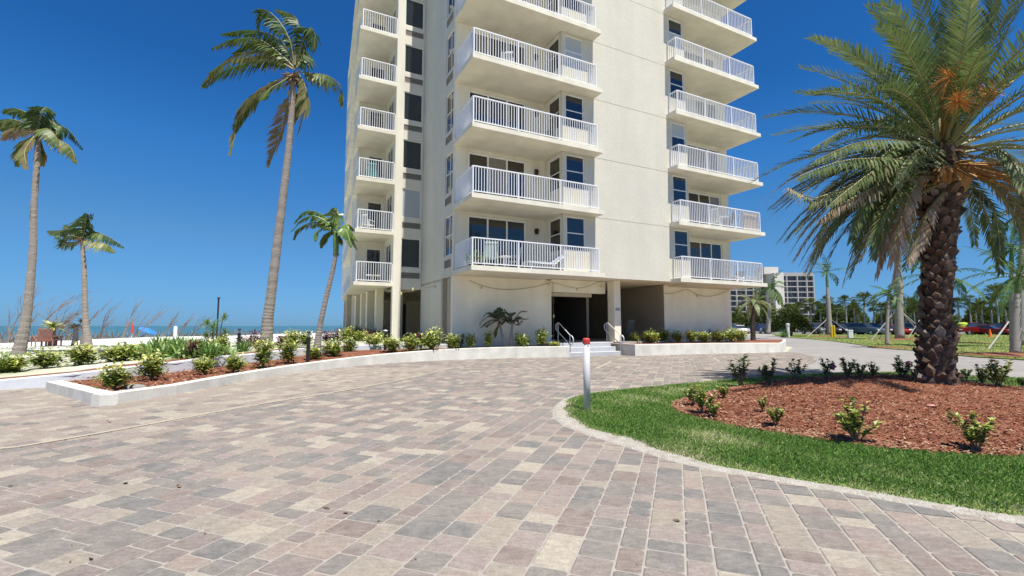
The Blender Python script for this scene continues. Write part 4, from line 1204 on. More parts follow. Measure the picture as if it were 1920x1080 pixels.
# ---- royal and other feather palms on the right
def feather(name, label, cat, px, py, Y, cpx, cpy, rb, rt, nf, L, seed, group=None, z0=None, shaft=True, droop=.16, el0=75, el1=-25, Lm=.6, wl=.05, n=18, leaf=None, wind=Vector((-.12,0,0)), tone=.35, tmat=None, variants=None, bulge=False):
    rg = random.Random(seed)
    z = zy(py, Y) if z0 is None else z0
    b0 = Vector((*gy(px, Y, z), z)); zt = zy(cpy, Y); t1 = Vector((*gy(cpx, Y, zt), zt))-b0
    t = thing(name, label, cat, b0, group=group)
    H = t1.length
    sh = min(H*.22, 1.8) if shaft else 0
    P = [Vector((0,0,-.05)), t1*.35+Vector((t1.x*-.05,0,0)), t1*.7, t1*((H-sh)/H)]
    rl = [rb*1.15, rb, rb*(1.1 if bulge else .9), rt*1.05, rt]
    trunk_tube(P, rl, tmat or rtrunk_m, t, 10)
    if shaft: trunk_tube([P[-1], P[-1].lerp(t1, .5), t1], [rt*1.15, rt*1.2, rt*.6], shaft_m, t, 10, name='crownshaft')
    for i in range(nf):
        q = MB(); tt = (i+.5)/nf; az = i*2.39996+rg.uniform(-.2, .2); el = R(el0+(el1-el0)*tt); d = Vector((math.cos(az)*math.cos(el), math.sin(az)*math.cos(el), math.sin(el)))
        p = t1.copy(); PP = [p.copy()]; l = L*rg.uniform(.85, 1.1)
        for s_ in range(5):
            p = p+d*l/5; PP.append(p.copy()); d = (d-Vector((0,0,(droop+droop*tt)*rg.uniform(.8, 1.3)))+wind*.4).normalized()
        frond(q, PP, n, Lm, wl, rg, hang=.45, lift=.15, fwd=.6, tone=tone+rg.uniform(-.15, .2), wind=wind, rr=.03, stalk=.7, start=.1)
        q.build('frond', leaf or royal_m, t)
    return t
feather('royal_palm', 'tall royal palm with a green crownshaft just left of the date palm trunk', 'palm tree', 1687, 634, 44, 1682, 437, .33, .17, 13, 3.0, 31, Lm=.7, n=22, bulge=True)
feather('royal_palm', 'royal palm with its trunk half hidden by the date palm', 'palm tree', 1736, 628, 50, 1728, 482, .28, .14, 12, 2.6, 32, Lm=.65, n=20)
feather('royal_palm', 'windblown young royal palm braced beside the yellow posts', 'palm tree', 1556, 627, 56, 1550, 512, .26, .13, 9, 2.7, 33, Lm=.7, wind=Vector((-.5,0,.05)), el0=80, el1=0, n=20)
feather('feather_palm', 'short thin palm on the lawn near the road edge', 'palm tree', 1663, 645, 28, 1666, 553, .10, .07, 11, 1.35, 34, Lm=.32, wl=.035, droop=.24, n=20, shaft=False)
feather('feather_palm', 'grey trunked palm in the mulch ring at the right edge', 'palm tree', 1904, 661, 20.5, 1909, 518, .17, .10, 13, 2.5, 35, Lm=.42, wl=.032, droop=.2, n=30, tone=.3)
feather('royal_palm', 'palm behind the right edge with dark drooping crown', 'palm tree', 1899, 640, 33, 1896, 466, .16, .11, 12, 2.1, 36, Lm=.55, wl=.045, n=22)
feather('royal_palm', 'tallest palm at the right edge, cut by the frame', 'palm tree', 1916, 646, 28, 1917, 398, .2, .13, 13, 2.6, 37, Lm=.55, wl=.04, n=24)
feather('feather_palm', 'bushy palm showing low behind the date palm trunk', 'palm tree', 1762, 640, 30, 1758, 522, .15, .1, 14, 2.9, 38, Lm=.6, wl=.045, n=24, droop=.2, tone=.3)
feather('feather_palm', 'arching twin stemmed date palm at the tower corner', 'palm tree', 1412, 636, 27.5, 1412, 570, .13, .11, 22, 1.35, 39, z0=.42, Lm=.27, wl=.018, n=28, droop=.26, shaft=False, leaf=date_m, tone=.42, tmat=dtrunk_m)
feather('coconut_palm', 'drooping grey green palm in front of the distant hotel', 'palm tree', 1440, 625, 47, 1446, 540, .2, .13, 11, 2.3, 40, Lm=.7, wl=.05, droop=.3, n=20, shaft=False, tone=.35)
# ------------------------------------------------------------------ shrubs
croton_m = mat('croton_leaf', (.2,.3,.05), .4, .5, tone=[(0,(.05,.10,.015)),(.35,(.14,.23,.035)),(.6,(.34,.41,.07)),(.8,(.56,.58,.15)),(1,(.74,.72,.33))], trans=.25)
hib_m = mat('hibiscus_leaf', (.1,.2,.05), .4, .5, tone=[(0,(.035,.045,.02)),(.4,(.12,.17,.04)),(.7,(.30,.39,.07)),(.95,(.46,.53,.12)),(1,(.42,.22,.10))], trans=.25)
red_m = mat('red_ti_leaf', (.2,.02,.04), .4, .5, tone=[(0,(.05,.012,.018)),(.5,(.15,.025,.045)),(.8,(.26,.05,.07)),(1,(.16,.18,.05))], trans=.2)
strap_m = mat('strap_leaf', (.1,.2,.05), .4, .5, tone=[(0,(.045,.11,.02)),(.5,(.11,.22,.035)),(.85,(.24,.34,.09)),(1,(.38,.36,.18))], trans=.25)
stem_m = mat('shrub_stem', (.20,.15,.11), .9, .1)
def leaf(mb, p, d, up, L, wd, tone):
    s_ = d.cross(up)
    if s_.length < .1: s_ = d.cross(Vector((1, .3, 0)))
    s_.normalize(); s_ *= wd/2; n_ = s_.cross(d).normalized()*wd*.22
    b = len(mb.v); mid = p+d*L*.45
    mb.v += [p[:], (mid+s_+n_)[:], (p+d*L)[:], (mid-s_+n_)[:], mid[:]]
    mb.f += [(b, b+4, b+1), (b+1, b+4, b+2), (b+2, b+4, b+3), (b+3, b+4, b)]; mb.t += [tone]*4; mb.m += [0]*4
def shrub_mesh(seed, w_, h_, n, L, wd, tlo, thi, open_=0.0, stems=7, leafm=croton_m, bias=.6):
    rg = random.Random(seed); fo = MB(); st = MB(); tips = []
    for i in range(stems):
        a = i*2.4+rg.uniform(-.4, .4); r = w_*rg.uniform(.15, .9)*.5; hh = h_*rg.uniform(.6, 1.0)*(1-.35*(r/(w_*.5))**2)
        P = [Vector((0,0,-.02)), Vector((math.cos(a)*r*.45, math.sin(a)*r*.45, hh*.45)), Vector((math.cos(a)*r, math.sin(a)*r, hh))]
        st.tube(P, [.012,.009,.004], 4); tips.append(P)
    for i in range(n):
        P = rg.choice(tips); t = rg.uniform(.25 if open_ < .5 else .4, 1.0)
        q = P[0].lerp(P[1], t*2) if t < .5 else P[1].lerp(P[2], t*2-1)
        if open_ < .5:
            q = q + Vector((rg.gauss(0, w_*.13), rg.gauss(0, w_*.13), rg.gauss(0, h_*.08)))
        a = rg.uniform(0, 6.28); out = Vector((q.x, q.y, 0)); d = Vector((math.cos(a), math.sin(a), rg.uniform(-.2, .9))) + out*(1.6/w_)
        d.normalize(); q.z = max(.02, q.z)
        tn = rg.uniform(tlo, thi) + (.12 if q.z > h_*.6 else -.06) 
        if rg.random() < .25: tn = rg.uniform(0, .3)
        leaf(fo, q, d, Vector((0,0,1)), L*rg.uniform(.6, 1.2), wd*rg.uniform(.7, 1.2), min(1, max(0, tn)))
    return fo.mesh('foliage', leafm), st.mesh('stems', stem_m, tones=False)
def place_shrub(meshes, name, label, cat, loc, sc, rz, group=None, sz=None):
    t = thing(name, label, cat, loc, rz, group)
    t.scale = (sc, sc, sc*(sz or 1))
    inst('foliage', meshes[0], t); inst('stems', meshes[1], t); return t
CRO = [shrub_mesh(100+i, .66, .56, 620, .14, .065, .40, 1.0) for i in range(4)]
CROT = [shrub_mesh(110+i, .55, .85, 620, .14, .062, .35, 1.0) for i in range(3)]
HIB = [shrub_mesh(120+i, .6, .62, 300, .095, .062, .45, 1.0, open_=1, stems=9, leafm=hib_m) for i in range(4)]
HIBD = [shrub_mesh(130+i, .6, .65, 200, .10, .06, .0, .4, open_=1, stems=7, leafm=hib_m) for i in range(3)]
RED = [shrub_mesh(140+i, .6, .6, 260, .17, .05, .1, .8, stems=8, leafm=red_m) for i in range(3)]
YEL = [shrub_mesh(150, .42, .24, 260, .09, .05, .7, 1.0, stems=8)]
ordn = ['leftmost', 'second from the left', 'third from the left', 'fourth from the left', 'fifth from the left', 'sixth from the left', 'seventh from the left', 'eighth from the left', 'ninth from the left', 'tenth from the left', 'eleventh from the left', 'twelfth from the left', 'thirteenth from the left', 'fourteenth from the left', 'fifteenth from the left', 'sixteenth from the left', 'seventeenth from the left', 'eighteenth from the left']
rg = random.Random(77)
def sp(px, py, wpx, z, mw=.62):
    x, y = gp(px, py, z); return (x, y, z), 1.08*wpx*y/F_PX/mw
def bed_at(px, py):
    z = .3
    for _ in range(6):
        x, y = gp(px, py, z); z = fmz(x, y)
    return z
fr = [(213,730,46),(286,711,48),(382,700,34),(438,697,34),(492,689,38),(541,681,36),(588,674,28),(625,669,34),(656,662,24),(698,658,32),(734,658,30),(768,656,30),(810,653,36),(849,650,26),(882,648,20),(915,646,20),(977,648,24),(1014,648,24)]
for i, (a, b, c) in enumerate(fr):
    z = bed_at(a, b); loc, k = sp(a, b, c, z)
    if a >= 730:
        yy = 17.2 + (a-730)/284*2.5; z = fmz(gy(a, yy, .4)[0], yy)+.02; loc = (*gy(a, yy, z), z); k = 1.15*c*yy/F_PX/.62
    ms = CROT[i % 3] if i in (4, 5, 8, 14, 15, 17) else CRO[i % 4]
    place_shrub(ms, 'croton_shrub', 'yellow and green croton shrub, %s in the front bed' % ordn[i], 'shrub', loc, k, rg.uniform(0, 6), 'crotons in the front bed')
for i, (a, b, c) in enumerate([(1036,648,14),(1043,648,13)]):
    yy = 19.75; z = .45; loc = (*gy(a, yy, z), z); k = 1.15*c*yy/F_PX/.42
    place_shrub(YEL[0], 'yellow_shrub', ['low yellow shrub at the end of the bed, farther from the handrail', 'low yellow shrub at the end of the bed, nearest the handrail'][i], 'shrub', loc, k*1.1, rg.uniform(0, 6), 'low yellow shrubs beside the handrail')
for i, (a, b, c, lb) in enumerate([(865,648,20,'dark purple leaved plant between two crotons near the recess'), (989,646,14,'small dark leaved plant right of the pair of palms'), (790,647,24,'dark red leaved plant behind the crotons by the flank wall')]):
    yy = 17.4 + (a-730)/284*2.5+.35; z = .43; loc = (*gy(a, yy, z), z); k = 1.1*c*yy/F_PX/.62
    place_shrub(HIBD[i % 3] if i < 2 else RED[0], 'dark_shrub', lb, 'shrub', loc, k*1.2, rg.uniform(0, 6))
rr_ = [(1190,643,15),(1221,643,20),(1245,642,19),(1270,642,16),(1296,642,17),(1320,642,17),(1346,641,17),(1371,641,19),(1388,641,17)]
for i, (a, b, c) in enumerate(rr_):
    loc, k = sp(a, b, c*1.35, .47); 
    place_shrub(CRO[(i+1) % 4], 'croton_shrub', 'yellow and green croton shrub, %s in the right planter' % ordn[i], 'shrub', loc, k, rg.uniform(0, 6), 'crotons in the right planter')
loc, k = sp(1336, 641, 15, .47); place_shrub(HIBD[1], 'dark_shrub', 'dark leaved plant rising among the right planter crotons', 'shrub', (loc[0]+.1, loc[1]+.25, .47), k*1.5, 0)
def wall_z(px):
    for (a, b, c), (a2, b2, c2) in zip(WB, WB[1:]):
        if a <= px <= a2: return c+(c2-c)*(px-a)/(a2-a)
    return .5
gl = [(8,700,44),(24,699,40),(84,692,44),(150,686,50),(228,679,50)]
for i, (a, b, c) in enumerate(gl):
    z = wall_z(max(0, a))-.04; loc, k = sp(a, b, c, z)
    place_shrub(CRO[(i+2) % 4], 'croton_shrub', 'yellow green croton shrub, %s behind the left retaining wall' % ordn[i], 'shrub', loc, k, rg.uniform(0, 6), 'crotons behind the retaining wall', .8)
# strap leaved mass and mixed plants behind the wall
def strap_mesh(seed, n, L, wd, spread, tlo=.1, thi=.7, m_=strap_m):
    rg = random.Random(seed); q = MB()
    for i in range(n):
        a = rg.uniform(0, 6.28); el = rg.uniform(.35, 1.4); d = Vector((math.cos(a)*math.cos(el), math.sin(a)*math.cos(el), math.sin(el)))
        p = Vector((rg.gauss(0, spread), rg.gauss(0, spread), 0)); l = L*rg.uniform(.6, 1.1); tn = rg.uniform(tlo, thi)
        s_ = d.cross(Vector((0,0,1))).normalized(); pts = [p]; dd = d.copy()
        for k in range(4): pts.append(pts[-1]+dd*l/4); dd = (dd-Vector((0,0,.28))).normalized()
        b = len(q.v)
        for k, pp in enumerate(pts):
            ww = wd*(.7, 1, .9, .6, .08)[k]; q.v += [(pp-s_*ww)[:], (pp+s_*ww)[:]]
        for k in range(4): q.f.append((b+2*k, b+2*k+1, b+2*k+3, b+2*k+2)); q.t.append(tn); q.m.append(0)
    return q.mesh('foliage', m_)
ST = [strap_mesh(200+i, 210, .62, .032, .26, .35, .95) for i in range(3)]
GR = strap_mesh(210, 120, .6, .012, .08, .2, .8)
sl = [(268,668,1.0),(288,672,1.1),(312,668,1.15),(335,668,1.1),(356,672,1.0),(300,656,1.2),(330,654,1.2),(352,656,1.15),(375,666,1.1),(398,668,1.0),(392,655,1.0)]
for i, (a, b, k) in enumerate(sl):
    z = wall_z(a)-.03; x, y = gp(a, b, z)
    t = thing('strap_leaf_plant', 'lush green strap leaved plant, %s of its clump behind the wall' % ordn[i], 'plant', (x, y, z), rg.uniform(0, 6), 'strap leaved plants behind the wall', k*.85)
    inst('foliage', ST[i % 3], t)
ml = [(362,672,RED[0],.9,'dark bronze leaved plant hanging over the wall in front of the strap leaves'),(413,664,CRO[0],1.0,'green and yellow croton left of the first black path light behind the wall'),
      (455,655,RED[1],1.0,'purple brown leaved bush left of the big palm base'),(478,652,RED[2],1.1,'purple brown leaved bush right at the big palm base'),(505,655,CRO[2],.55,'small bright green plant behind the wall right of the big palm'),(526,652,RED[0],.8,'bright red leaved plant behind the wall between the big palm and the thin palm'),
      (550,650,CRO[1],1.1,'mixed green croton behind the middle of the wall'),(572,648,CRO[3],1.0,'yellow green croton behind the black path light'),
      (612,640,RED[1],1.05,'dark red ti plant just right of the thin leaning palm'),(632,640,RED[2],1.0,'dark red ti plant behind the wall near the hedge'),(650,640,CRO[0],1.2,'yellow green croton behind the wall near the hedge'),
      (675,640,CRO[1],.9,'yellow croton behind the wall left of the tower pillars'),(690,638,RED[0],.9,'reddish plant before the tower pillars'),(707,636,RED[1],.95,'bright crimson plant in front of the tower pillars'),(716,640,CRO[2],.9,'croton beside the corner pillar, behind the lamp')]
for a, b, ms, k, lb in ml:
    z = wall_z(a)-.03; x, y = gp(a, b, z); y = min(y, 27)
    x, y = gy(a, y, z)
    place_shrub(ms, 'garden_shrub', lb, 'shrub', (x, y, z), k, rg.uniform(0, 6))
t = thing('ornamental_grass', 'spiky grey green grass tuft beside the black path light', 'plant', (*gp(457, 660, .44), .44)); inst('foliage', GR, t)
t = thing('ornamental_grass', 'spiky grey green grass tuft in front of the strap leaf clump', 'plant', (*gp(394, 671, .43), .43)); inst('foliage', GR, t)
# hedge by the wing
HED = shrub_mesh(300, 2.2, .8, 2600, .12, .06, .15, .8, stems=30, leafm=hib_m)
x, y = gy(668, 27, .5); place_shrub(HED, 'hedge_bush', 'dark green clipped bush left of the tower pillars, nearer one', 'bush', (x, y, .5), 1.0, 0)
x, y = gy(700, 32, .5); place_shrub(HED, 'hedge_bush', 'dark green bush behind the tower pillars, farther one', 'bush', (x, y, .5), 1.15, 2)
# tall tufted plant
t = thing('dracaena_plant', 'tall tufted plant on several stems standing above the strap leaves', 'plant', (*gp(398, 658, .42), .42))
for (a, b, r_) in ((382,608,.34),(402,612,.34),(392,628,.3),(424,596,.3),(418,622,.3),(408,636,.3),(385,632,.3)):
    zz = zy(b, t.location.y); x, _ = gy(a, t.location.y, zz); P = Vector((x, t.location.y+rg.uniform(-.2, .2), zz))-t.location
    q = MB(); q.tube([Vector((P.x*.3, 0, 0)), Vector((P.x*.7, P.y*.5, P.z*.55)), P], [.03,.022,.015], 5); q.build('stem', stem_m, t)
    q = MB()
    for i in range(46):
        aa = rg.uniform(0, 6.28); el = rg.uniform(-.6, 1.4); d = Vector((math.cos(aa)*math.cos(el), math.sin(aa)*math.cos(el), math.sin(el)))
        leaf(q, P+d*.02-Vector((0,0,rg.uniform(0,.12))), d, Vector((0,0,1)), r_*rg.uniform(.6, 1), .035, rg.uniform(.1, .9))
    q.build('leaf_tuft', strap_m, t)
# island hibiscus
il = [(1318,776,46,HIB[0],'leafy hibiscus at the left point of the mulch, nearest the lawn edge'),(1338,784,30,HIB[1],'low hibiscus in front of the leftmost island plants'),(1358,748,26,HIB[2],'upright bright green hibiscus near the left end of the mulch'),
      (1300,760,34,HIB[3],'hibiscus on the grass edge at the far left of the mulch'),(1390,725,52,HIBD[0],'tallest dark leaved hibiscus at the back left of the island'),(1443,722,44,HIBD[1],'dark leaved hibiscus at the back, second from the left'),(1494,712,34,HIBD[2],'small dark sparse hibiscus at the back of the mulch'),
      (1550,710,34,HIBD[0],'dark hibiscus with a dull pink flower at the back'),(1590,710,36,HIB[1],'full green hibiscus at the back centre of the island'),(1612,708,28,HIB[2],'green hibiscus just right of the full one at the back'),(1636,708,26,HIB[3],'pale green hibiscus at the back, right of centre'),
      (1690,710,38,HIB[0],'hibiscus with a pink flower left of the date palm trunk'),(1716,712,24,HIB[1],'small hibiscus touching the left side of the date palm base'),(1812,712,22,HIB[2],'small hibiscus just behind the right side of the date palm'),(1840,722,34,HIB[3],'hibiscus right of the date palm trunk'),(1872,730,54,HIB[0],'wide hibiscus near the right edge behind the mulch'),
      (1430,770,24,HIB[1],'thin hibiscus sprig in the shade at the middle left of the mulch'),(1455,800,38,HIB[2],'upright hibiscus at the front left of the mulch'),(1605,830,72,HIB[3],'widest spreading hibiscus at the front centre of the mulch'),(1783,788,16,HIB[0],'tiny hibiscus sprig beside the fallen pink flower'),(1832,848,66,HIB[1],'spreading hibiscus at the front right of the mulch'),(1918,728,20,HIB[2],'hibiscus cut by the right edge')]
for a, b, c, ms, lb in il:
    x, y = gp(a, b, .05); z = max(.03, mound(x, y)-.01); loc, k = sp(a, b, c, z, .60)
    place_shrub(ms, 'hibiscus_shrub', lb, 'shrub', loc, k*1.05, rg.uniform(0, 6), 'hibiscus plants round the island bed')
pink = mat('pink_petal', (.62,.22,.28), .5, .3, trans=.3); pinkd = mat('dull_pink_petal', (.40,.12,.17), .5, .3, trans=.3)
def flower(px, py, Y, r, m_, lb):
    z = zy(py, Y); x, _ = gy(px, Y, z); q = MB(); rg2 = random.Random(int(px))
    for i in range(5):
        a = i*1.2566; d = Vector((math.cos(a), -.35, math.sin(a))).normalized(); leaf(q, Vector((0,0,0)), d, Vector((0,1,0)), r, r*1.1, .5)
    o = q.build('hibiscus_flower', m_); o.location = (x, y_ if False else Y, z); tag(o, lb, 'flower')
flower(1560, 687, 11.9, .11, pinkd, 'dull pink flower on the dark hibiscus at the back of the island')
flower(1702, 682, 11.9, .09, pink, 'pink hibiscus bloom left of the date palm trunk')
x, y = gp(1755, 768, .14); q = MB()
for i in range(4): leaf(q, Vector((0,0,.02)), Vector((math.cos(i*.6+2), math.sin(i*.6+2), .25)).normalized(), Vector((0,0,1)), .10, .08, .5)
o = q.build('fallen_flower', mat('fallen_petal', (.75,.42,.42), .5, .3)); o.location = (x, y, .15); tag(o, 'fallen pink flower lying on the mulch in front of the palm', 'flower')

# ------------------------------------------------------------------ bollard
bx_, by_ = gp(1101, 770, .02)
t = thing('bollard_post', 'slim white post with a red cap standing in the island grass', 'bollard', (bx_, by_, 0))
wp = mat('white_pvc', (.50,.50,.51), .45, .5, noise=.06, nscale=3); rc = mat('red_cap', (.50,.045,.04), .45, .4, noise=.15, nscale=20)
Hb = zy(640, by_)
q = MB(); q.lathe([(.052,-.05),(.052,Hb-.02)], 28); q.build('post', wp, t, smooth=False)
for p_ in t.children[0].data.polygons: p_.use_smooth = True if len(p_.vertices) == 4 else False
q = MB(); q.lathe([(.053,Hb-.04),(.057,Hb-.036),(.057,Hb+.026),(.052,Hb+.038),(.035,Hb+.050),(.0,Hb+.052)], 28); q.build('cap', rc, t)
for p_ in t.children[1].data.polygons: p_.use_smooth = True if len(p_.vertices) == 4 else False
# small worn label with a letter near the top, faded dark marks low down: print wrapped on the curved face
blk = mat('worn_black_print', (.03,.03,.03), .7)
ang0 = math.atan2(-by_, -bx_)
def mark(mb, a, z, w_, h_):
    r_ = .0532; n_ = max(1, int(abs(w_)/.006)); b = len(mb.v)
    for i in range(n_+1):
        th = ang0+(a+w_*i/n_)/r_; mb.v += [(r_*math.cos(th), r_*math.sin(th), z), (r_*math.cos(th), r_*math.sin(th), z+h_)]
    for i in range(n_): mb.f.append((b+2*i, b+2*i+2, b+2*i+3, b+2*i+1)); mb.t.append(.5); mb.m.append(0)
q = MB(); z0 = Hb-.095
mark(q, .012, z0, .005, .042); mark(q, .031, z0, .005, .042)
for i in range(5): mark(q, .017+.0016*i, z0+.036-.005*i, .003, .008); mark(q, .031-.0016*(i+1)-.001, z0+.036-.005*i, .003, .008)
for (a, z, w2, h2) in ((.018, .30, .006, .05), (.014, .335, .005, .012), (.014, .296, .014, .005), (.016, .20, .010, .012), (.018, .225, .006, .02), (.016, .255, .010, .010)): mark(q, a, z, w2, h2)
q.build('printed_mark', blk, t)

# ------------------------------------------------------------------ path lights
def path_light(px, pb, pt, z, lb, hood=False):
    x, y = gp(px, pb, z)
    if z < .40: y += .5; x = gy(px, y, z)[0]
    H = zy(pt, y)-z
    t = thing('path_light', lb, 'path light', (x, y, z), group='black bollard path lights')
    r_ = .052
    q = MB(); q.lathe([(r_,-.05),(r_,H*.82)], 14); q.build('post', black_m, t)
    q = MB()
    for k in range(4): zz = H*(.83+.035*k); q.lathe([(r_*.7,zz),(r_*1.05,zz+.01),(r_*.7,zz+.018)], 14)
    q.lathe([(r_*.55,H*.82),(r_*.55,H*.97)], 10); q.build('louvre', mat('lamp_grey_%d' % px, (.25,.26,.28), .3, .5), t)
    q = MB(); q.lathe([(r_*(1.9 if hood else 1.1),H*.965),(r_*(1.7 if hood else 1.1),H*.985),(r_*.5,H*1.02),(.0,H*1.025)], 14); q.build('cap', black_m if not hood else steel, t)
path_light(577, 681, 622, .25, 'black path light in the front bed beside the thin leaning palm')
path_light(722, 660, 619, .34, 'black path light with a pale hood in front of the corner pillar', True)
path_light(447, 660, 617, .42, 'black path light behind the retaining wall right of the strap leaves')
path_light(470, 650, 629, .42, 'short black path light half hidden left of the big palm base')

# ------------------------------------------------------------------ balcony furniture
teal_m = mat('pale_green_resin', (.36,.46,.43), .45, .4); wres = mat('white_resin', (.66,.68,.70), .45, .4); cush = mat('blue_grey_cushion', (.33,.38,.42), .9, .1); dk = mat('dark_wicker', (.05,.045,.04), .8)
pinkish = mat('pink_sling', (.40,.27,.24), .8, .1)
def chair(label, u, v, z, rz, m_, group=None, back=.62, name='patio_chair', cat='chair'):
    w_ = W(u, v, z); t = thing(name, label, cat, w_, BROT+rz, group)
    q = MB(); 
    for i in range(5): q.bbox(-.24, .24, -.24+i*.1, -.16+i*.1, .40, .425, .004)
    q.build('seat', m_, t)
    q = MB()
    for i in range(5):
        x = -.22+i*.1; q.add([(x,.23,.42),(x+.07,.23,.42),(x+.07,.255,.42),(x,.255,.42),(x,.33,.42+back),(x+.07,.33,.42+back),(x+.07,.355,.42+back),(x,.355,.42+back)], [(0,3,2,1),(4,5,6,7),(0,1,5,4),(1,2,6,5),(2,3,7,6),(3,0,4,7)])
    q.box(-.24, .25, .335, .36, .42+back-.06, .42+back+.01); q.build('backrest', m_, t)
    for sx in (-1, 1):
        q = MB(); q.box(sx*.25-.02, sx*.25+.02, -.22, .28, .62, .645); q.build('armrest', m_, t)
        for sy in (-.21, .24):
            q = MB(); q.tube([(sx*.25, sy, 0), (sx*.25, sy, .62)], .018, 6); q.build('leg', m_, t)
    return t
def table(label, u, v, z, r_, m_, h_=.55):
    t = thing('side_table', label, 'table', W(u, v, z), BROT)
    q = MB(); q.lathe([(r_*.96,h_-.03),(r_,h_-.015),(r_*.97,h_)], 20); q.build('table_top', m_, t)
    q = MB(); q.tube([(0,0,0),(0,0,h_-.03)], .025, 8); q.lathe([(.18,0),(.16,.02),(.03,.04)], 14); q.build('pedestal', m_, t)
zf = lambda k: ZT + k*FLH + .002
chair('pale green slatted chair on the lowest left balcony', 1.05, .75, zf(0), R(165), teal_m, back=.60)
chair('pale chair seen behind the table on the lowest left balcony', 2.35, 1.3, zf(0), R(-110), wres)
table('small round white table on the lowest left balcony', 1.75, .85, zf(0), .25, wres)
def lounge(label, u, v, z, rz, m_, c_):
    t = thing('sun_lounger', label, 'lounger', W(u, v, z), BROT+rz)
    q = MB(); q.tube([(-.9,-.28,.3),(.35,-.28,.3),(.85,-.28,.68)], .02, 6); q.tube([(-.9,.28,.3),(.35,.28,.3),(.85,.28,.68)], .02, 6); q.build('frame', m_, t)
    for x in (-.8, .3):
        for y in (-.28, .28): q = MB(); q.tube([(x,y,0),(x,y,.3)], .018, 6); q.build('leg', m_, t)
    q = MB(); q.bbox(-.92,.35,-.26,.26,.31,.37,.02); q.build('cushion', c_, t)
    q = MB(); q.add([(.35,-.26,.32),(.87,-.26,.70),(.87,.26,.70),(.35,.26,.32),(.32,-.26,.37),(.84,-.26,.76),(.84,.26,.76),(.32,.26,.37)], [(0,1,2,3),(4,7,6,5),(0,4,5,1),(1,5,6,2),(2,6,7,3),(3,7,4,0)]); q.build('back_cushion', c_, t)
lounge('cushioned sun lounger on the lowest left balcony with its back raised', 3.5, .65, zf(0), R(2), wres, cush)
t = thing('potted_plant', 'green leafy potted plant in the left corner of the lowest left balcony', 'plant', W(.22, .35, zf(0)))
q = MB(); q.lathe([(.10,0),(.14,.22),(.15,.24),(.12,.24)], 14); q.build('pot', mat('pot_clay', (.3,.25,.2), .8), t)
inst('foliage', ST[0], t, (0, 0, .22), scale=(.5, .5, .7))
chair('white round backed chair on the fourth left balcony', 1.9, .9, zf(3), R(150), wres, back=.45)
chair('dark chair on the third left balcony behind the railing', 4.0, 1.2, zf(2), R(-60), dk)
chair('white chair beside the table on the second right balcony', 13.9, .6, zf(1), R(120), wres)
chair('dark chair right of the table on the second right balcony', 14.9, .7, zf(1), R(-120), dk)
table('round white table on the second right balcony', 14.4, .6, zf(1), .35, wres, .7)
t = tag(empty('screen_panel', W(15.45, .12, zf(1)), BROT), 'tan woven privacy screen behind the railing of the second right balcony', 'screen')
q = MB(); q.box(0, 1.1, 0, .02, .05, .98); q.build('panel', mat('tan_screen', (.42,.33,.25), .9), t)
q = MB(); q.tube([(-.01,.01,.02),(-.01,.01,1.0),(1.11,.01,1.0),(1.11,.01,.02)], .015, 6); q.build('frame', stem_m, t)
chair('pink and white chair on the lowest right balcony', 11.9, 1.3, zf(0), R(150), wres, back=.4)
chair('grey chair at the left of the pair on the lowest right balcony', 14.8, .8, zf(0), R(-150), cush)
lounge('grey lounger at the right end of the lowest right balcony', 15.7, .9, zf(0), R(20), wres, cush)
chair('teal chair on the third balcony of the left wing', -2.15, 9.5, zf(2), R(180), mat('teal_resin', (.10,.28,.30), .5), back=.55)
chair('white folding chair on the second balcony of the left wing', -2.2, 9.6, zf(1), R(130), wres, back=.5)
chair('dark chair on the fourth balcony of the left wing', -1.8, 9.7, zf(3), R(170), dk, back=.5)
table('pale table on the lowest balcony of the left wing', -1.9, 9.5, zf(0), .4, wres, .45)
chair('dark sling chair in the shaded alcove, nearer the column', 9.0, 2.9, FZL+.002, R(170), mat('dark_sling', (.10,.09,.09), .8), back=.6)
chair('grey sling chair in the shaded alcove, farther from the column', 9.75, 2.9, FZL+.002, R(190), mat('grey_sling', (.16,.15,.15), .8), back=.6)
# ------------------------------------------------------------------ beach side
dead_m = mat('dead_branch', (.25,.20,.17), .95, .1, noise=.25, nscale=6)
def dead_tree(px, py, Y, topx, topy, seed, lb, spread=.5, nb=7):
    rg = random.Random(seed); z = .15; b0 = Vector((*gy(px, Y, z), z)); zt = zy(topy, Y); tp = Vector((gy(topx, Y, zt)[0], Y+rg.uniform(-1, 1), zt))-b0
    q = MB(); H = tp.length
    def br(p, d, L, r, dep):
        P = [p]; dd = d.copy()
        for k in range(4):
            dd = (dd+Vector((rg.uniform(-.2, .3), rg.uniform(-.2, .2), rg.uniform(-.12, .22)))).normalized(); P.append(P[-1]+dd*L/4)
        q.tube(P, [r, r*.85, r*.65, r*.45, r*.2], 4, cap=False)
        if dep > 0:
            for k in range(nb if dep == 2 else 4):
                t = rg.uniform(.2, .95); i = min(3, int(t*4)); pp = P[i].lerp(P[i+1], t*4-i)
                nd = (dd*.9+Vector((rg.uniform(-.5, .9), rg.uniform(-.6, .6), rg.uniform(-.3, .7)))*spread*1.5).normalized()
                br(pp, nd, L*rg.uniform(.3, .55), r*.5*(1-.5*t), dep-1)
    br(Vector((0,0,0)), tp.normalized(), H, .075, 2)
    br(Vector((.1,0,0)), (tp.normalized()+Vector((rg.uniform(-.6,.2),0,-.2))).normalized(), H*.7, .05, 1)
    o = q.build('dead_tree', dead_m); o.location = b0; tag(o, lb, 'dead tree', 'dead leaning trees along the beach')
